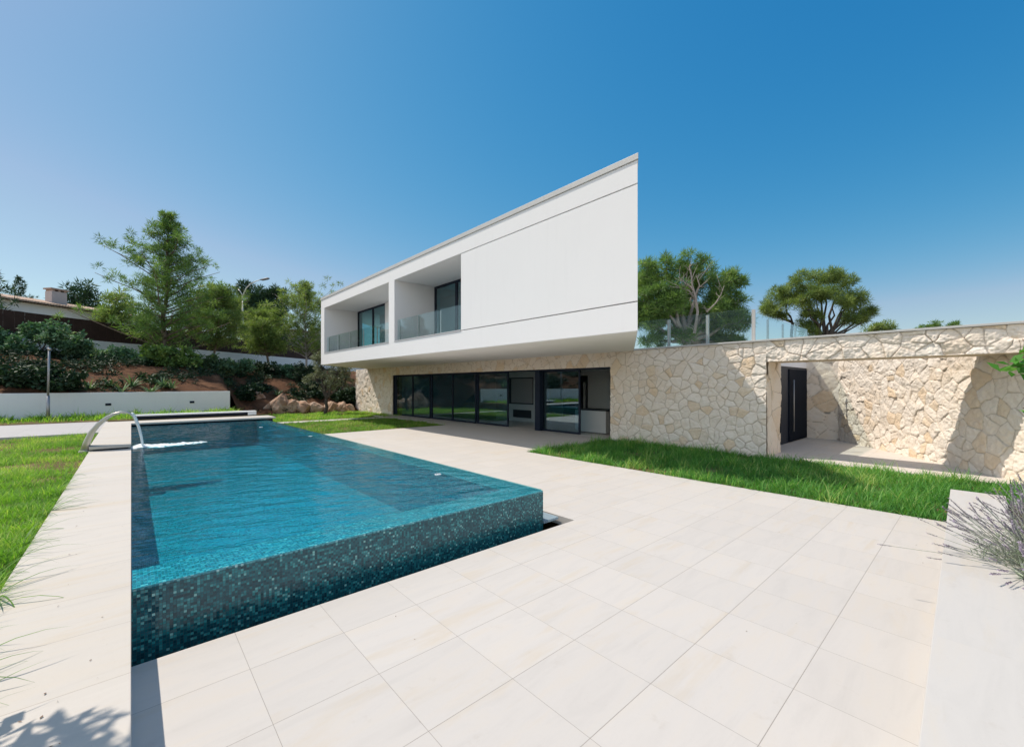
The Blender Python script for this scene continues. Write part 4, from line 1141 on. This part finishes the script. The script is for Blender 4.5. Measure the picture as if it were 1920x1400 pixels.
shrub('bushy_shrub', 'dark shrub above the left boulders', 492, 735, 22, 18, 29.5, 74, M['shrub_dark'], .2)
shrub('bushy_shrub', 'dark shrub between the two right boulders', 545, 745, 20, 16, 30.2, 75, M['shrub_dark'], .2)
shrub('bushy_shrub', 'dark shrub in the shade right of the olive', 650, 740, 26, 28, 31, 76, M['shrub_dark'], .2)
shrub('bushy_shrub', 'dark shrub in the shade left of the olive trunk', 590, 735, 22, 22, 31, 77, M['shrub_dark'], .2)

def scrub():
    g = np.random.default_rng(77); cs = []; n = 0
    while n < 1500:
        x = g.uniform(-9, 15); yl, yu = y_low(x), y_up(x); r = g.random()**1.1
        y = yl + .15 + (yu-yl-.3)*r
        d_ = fbm(np.array([x]), np.array([y]), 91, 4, .8)[0]
        if d_ + .6*r < .38 + .5*g.random() - .25: continue
        cs.append((x, y, bank_z(x, y) + .10 + .10*g.random())); n += 1
    C = np.array(cs)
    v, f, t = needles(C, .16 + .16*g.random(len(C)), 22, .20, .05, g, .5, True)
    tag(np_mesh('bank_scrub', v, [f], M['shrub_dark'], None, {'tint': t}), 'low scrubby ground cover scattered over the red earth bank', 'ground cover', kind='stuff')
scrub()

def agave(u, v, d, size, seed, label):
    g = np.random.default_rng(seed); p = at(u, v, d); gz = bank_z(p.x, p.y)
    root = thing('agave', label, 'plant', (p.x, p.y, gz), 'spiky plants on the bank')
    N = 34; az = g.uniform(0, 6.28, N)
    base = np.tile(np.array((p.x, p.y, gz-.02)), (N,1)) + np.stack([np.cos(az)*.05, np.sin(az)*.05, np.zeros(N)], -1)
    v_, q, t, a = blades(base, size*(.7+.5*g.random(N)), .05+.04*g.random(N), az, .4+.6*g.random(N), .25+.9*g.random(N), 4, g.random(N))
    np_mesh('leaves', v_, [q, t], M['agave'], root, {'tint': a}, smooth=True)
for k, (u, v, d, s, lb) in enumerate(((168,722,19.8,.6,'spiky plant left of centre on the red bank above the white wall'), (205,716,20.6,.6,'spiky plant with grey green leaves near the middle of the red bank'), (247,708,21.3,.85,'largest spiky plant on the red bank, below the tallest pine'),
        (283,722,21.2,.55,'low spiky plant close to the top of the white wall'), (305,712,22.2,.7,'spiky plant with broad pale leaves on the bank'), (322,722,22.4,.6,'spiky plant nearest the shaded end of the bank'), (228,728,20.4,.5,'smallest spiky plant right above the wall top'), (520,722,30.5,.7,'spiky plant above the big sunlit boulders'))):
    agave(u, v, d-1.5, s, 100+k, lb)

# --- boulders at the foot of the bank
def rock_mat():
    t = Nt('boulder_stone'); p = t.pos(); n_ = t.noise(p, 1.6, 8, .7, .6); f = t.noise(p, 12, 6, .7)
    c = t.ramp(n_, [(.28, (.16,.08,.05)), (.45, (.40,.25,.165)), (.58, (.56,.42,.32)), (.72, (.36,.18,.10)), (.85, (.5,.36,.27))])
    return t.done(t.bsdf(t.mix(t.math('MULTIPLY', f, .4), c, (.25,.16,.11)), .9, 0, t.bump(t.math('ADD', n_, f), .7, .06), .15))
M['rock'] = rock_mat()
def boulder(x, y, sx, sy, sz, seed, label):
    bmx = bmesh.new(); bmesh.ops.create_icosphere(bmx, subdivisions=4, radius=1)
    co = np.array([v.co for v in bmx.verts]); g = np.random.default_rng(seed)
    nrm = g.normal(0,1,(15,3)); nrm /= np.linalg.norm(nrm,axis=1)[:,None]; off = .60+.28*g.random(15)
    r = np.ones(len(co))
    for k in range(15):
        d = co @ nrm[k]; r = np.minimum(r, np.where(d > 1e-3, off[k]/np.maximum(d,1e-3), 9))
    r = r*(1 + .05*fbm(co[:,0]*3+seed, co[:,1]*3+co[:,2]*2, seed, 4, 1.2))
    for v, rr in zip(bmx.verts, r): v.co = v.co*rr
    for v in bmx.verts: v.co = Vector((v.co.x*sx, v.co.y*sy, v.co.z*sz))
    me = bpy.data.meshes.new('boulder'); bmx.to_mesh(me); bmx.free()
    o = link_mesh('boulder', me, M['rock']); o.location = (x, y, sz*.45-.08); o.rotation_euler = (0, 0, g.uniform(0,6))
    tag(o, label, 'boulder', 'boulders at the foot of the bank')
for k, (u, w, h, d, lb) in enumerate(((482,26,40,27.9,'tall narrow tan boulder leftmost at the foot of the bank'), (507,26,24,27.2,'low shaded boulder second from the left'), (527,34,42,27.4,'largest rounded pinkish boulder in the sun'),
        (546,30,30,27.8,'orange boulder leaning against the largest one'), (566,30,24,28.2,'pale angular boulder beside a dark shrub'), (592,24,20,28.6,'rounded tan boulder left of the olive trunk'),
        (622,24,22,29.2,'reddish boulder right of the olive trunk'), (640,26,20,29.6,'dull red boulder in the shade'), (655,18,14,29.8,'small shaded boulder nearest the stone pier'))):
    q = at(u, 760, d); boulder(q.x, q.y, w/793*d*.70, w/793*d*.6, h/793*d*.78, 200+k, lb)

# --- lavender at the planter edge
def lavender(cx, cy, z, n, seed, label, spread=.62):
    g = np.random.default_rng(seed)
    root = thing('lavender', label, 'plant', (cx, cy, z), 'lavender in the planter')
    az = g.uniform(0, 6.283, n); tilt = np.clip(np.abs(g.normal(.75,.36,n)), .05, 1.42); L_ = .44 + .34*g.random(n)
    stem = MB(); fv, ff, ft = [], [], []
    off = 0
    for k in range(n):
        d = Vector((math.cos(az[k])*math.sin(tilt[k]), math.sin(az[k])*math.sin(tilt[k]), math.cos(tilt[k])))
        b0 = Vector((cx + g.normal(0,.07), cy + g.normal(0,.07), z))
        tip = b0 + d*L_[k] + Vector((0,0,-.05*tilt[k]))
        mid = b0.lerp(tip, .5) + Vector((0,0,.03*tilt[k]))
        stem.tube([b0, mid, tip], [.0028,.0022,.0018], 4, False)
        ax = (tip-mid).normalized(); fl = .06 + .07*g.random()
        nb_ = int(fl/.009)
        for i in range(nb_):
            c = tip - ax*(fl*i/nb_) + ax*.01
            for q in range(4):
                dd = Vector(g.normal(0,1,3)); dd = (dd - ax*dd.dot(ax)).normalized(); s2 = ax.cross(dd)
                r_ = .0088*(.6+.6*g.random())
                fv += [tuple(c + s2*r_*.6), tuple(c - s2*r_*.6), tuple(c + dd*r_*1.1 + ax*r_)]
                ff.append((off, off+1, off+2)); off += 3; ft += [g.random()]*3
    stem.build('stems', mat_plain_stem, root)
    np_mesh('flowers', np.array(fv), [np.array(ff)], M['lav'], root, {'tint': ft})
    C = np.stack([cx + g.normal(0,.15,170), cy + g.normal(0,.15,170), z + .04 + np.abs(g.normal(0,.12,170))], -1)
    v, f, t = needles(C, np.full(170,.07), 16, .075, .008, g, .6)
    np_mesh('foliage', v, [f], M['lav_leaf'], root, {'tint': t})
M['lav'] = mat_leaf('lavender_flowers', (.24,.19,.28), (.42,.36,.46), (.56,.50,.58), 0.2)
M['lav_leaf'] = mat_leaf('lavender_leaves', (0.182,0.238,0.168), (0.364,0.420,0.308), (0.504,0.560,0.448), .2)
mat_plain_stem = plain('lavender_stem', (.30,.32,.26), .7)
lavender(5.05, -.36, .36, 340, 300, 'purple lavender clump spilling over the planter edge nearest the terrace')
lavender(5.95, -.55, .36, 240, 301, 'second lavender clump behind the nearest one in the planter')

# --- young tree at the right edge, leaves reaching into view
def leafy_tree(name, label, base, twig_list, seed, leaf=.11, trunk_r=.035, n_leaf=14, mat=None, width=.5, cat='tree'):
    g = np.random.default_rng(seed); base = Vector(base); root = thing(name, label, cat, tuple(base))
    m = MB(); cs = []; top = Vector((base.x, base.y, max(t[1].z for t in twig_list)+.2))
    limb(m, base - Vector((0,0,.1)), top, trunk_r, trunk_r*.4, g, .03, 6, 8)
    for (s, tip) in twig_list:
        pts = limb(m, base.lerp(top, s), tip, trunk_r*.35, .004, g, .07, 5, 5)
        for q in range(n_leaf):
            f = .45 + .55*g.random(); i = min(int(f*5), 4); cs.append(tuple(pts[i].lerp(pts[i+1], f*5-i)))
    m.build('trunk', M['bark'], root, True)
    crown('crown', mat or M['broad'], root, [needles(cs, np.full(len(cs), .10), 3, leaf, leaf*width, g, .3, True)])
    return root
tw = [(.75, at(1893,690,3.6)), (.8, at(1906,672,3.7)), (.7, at(1930,700,3.5)), (.6, at(1918,765,3.6)), (.9, at(1960,640,3.7)), (.85, at(1990,680,3.8)), (.5, at(1960,770,3.7)), (.95, at(2000,600,3.8))]
leafy_tree('young_tree', 'bright green young tree leaning in at the right photo edge', (6.0, -1.25, .36), tw, 310, .10)
# tree left of the view whose leaves shade the near coping
tw = []
g = np.random.default_rng(8)
for k in range(420):
    sx_ = g.uniform(-.95, .02); sy_ = g.uniform(1.5, 2.62) - .25*(sx_+.4)
    t_ = g.uniform(.9, 1.4)
    while True:                     # keep the branch clear of the open view over the lawn
        X_, Y_ = sx_ - .275*t_, sy_ + .541*t_
        if math.degrees(math.atan2(X_, Y_)) < -12.4: break
        t_ += .1
    tw.append((g.uniform(.45,.9), Vector((X_, Y_, .44 + t_))))
tw = [q for q in tw if q[1].z < 3.8][:170]
leafy_tree('leafy_tree', 'broad leaved garden tree on the lawn just left of the photo, shading the near coping', (-2.3, 3.3, .40), tw, 320, .135, .05, 9, None, .52)
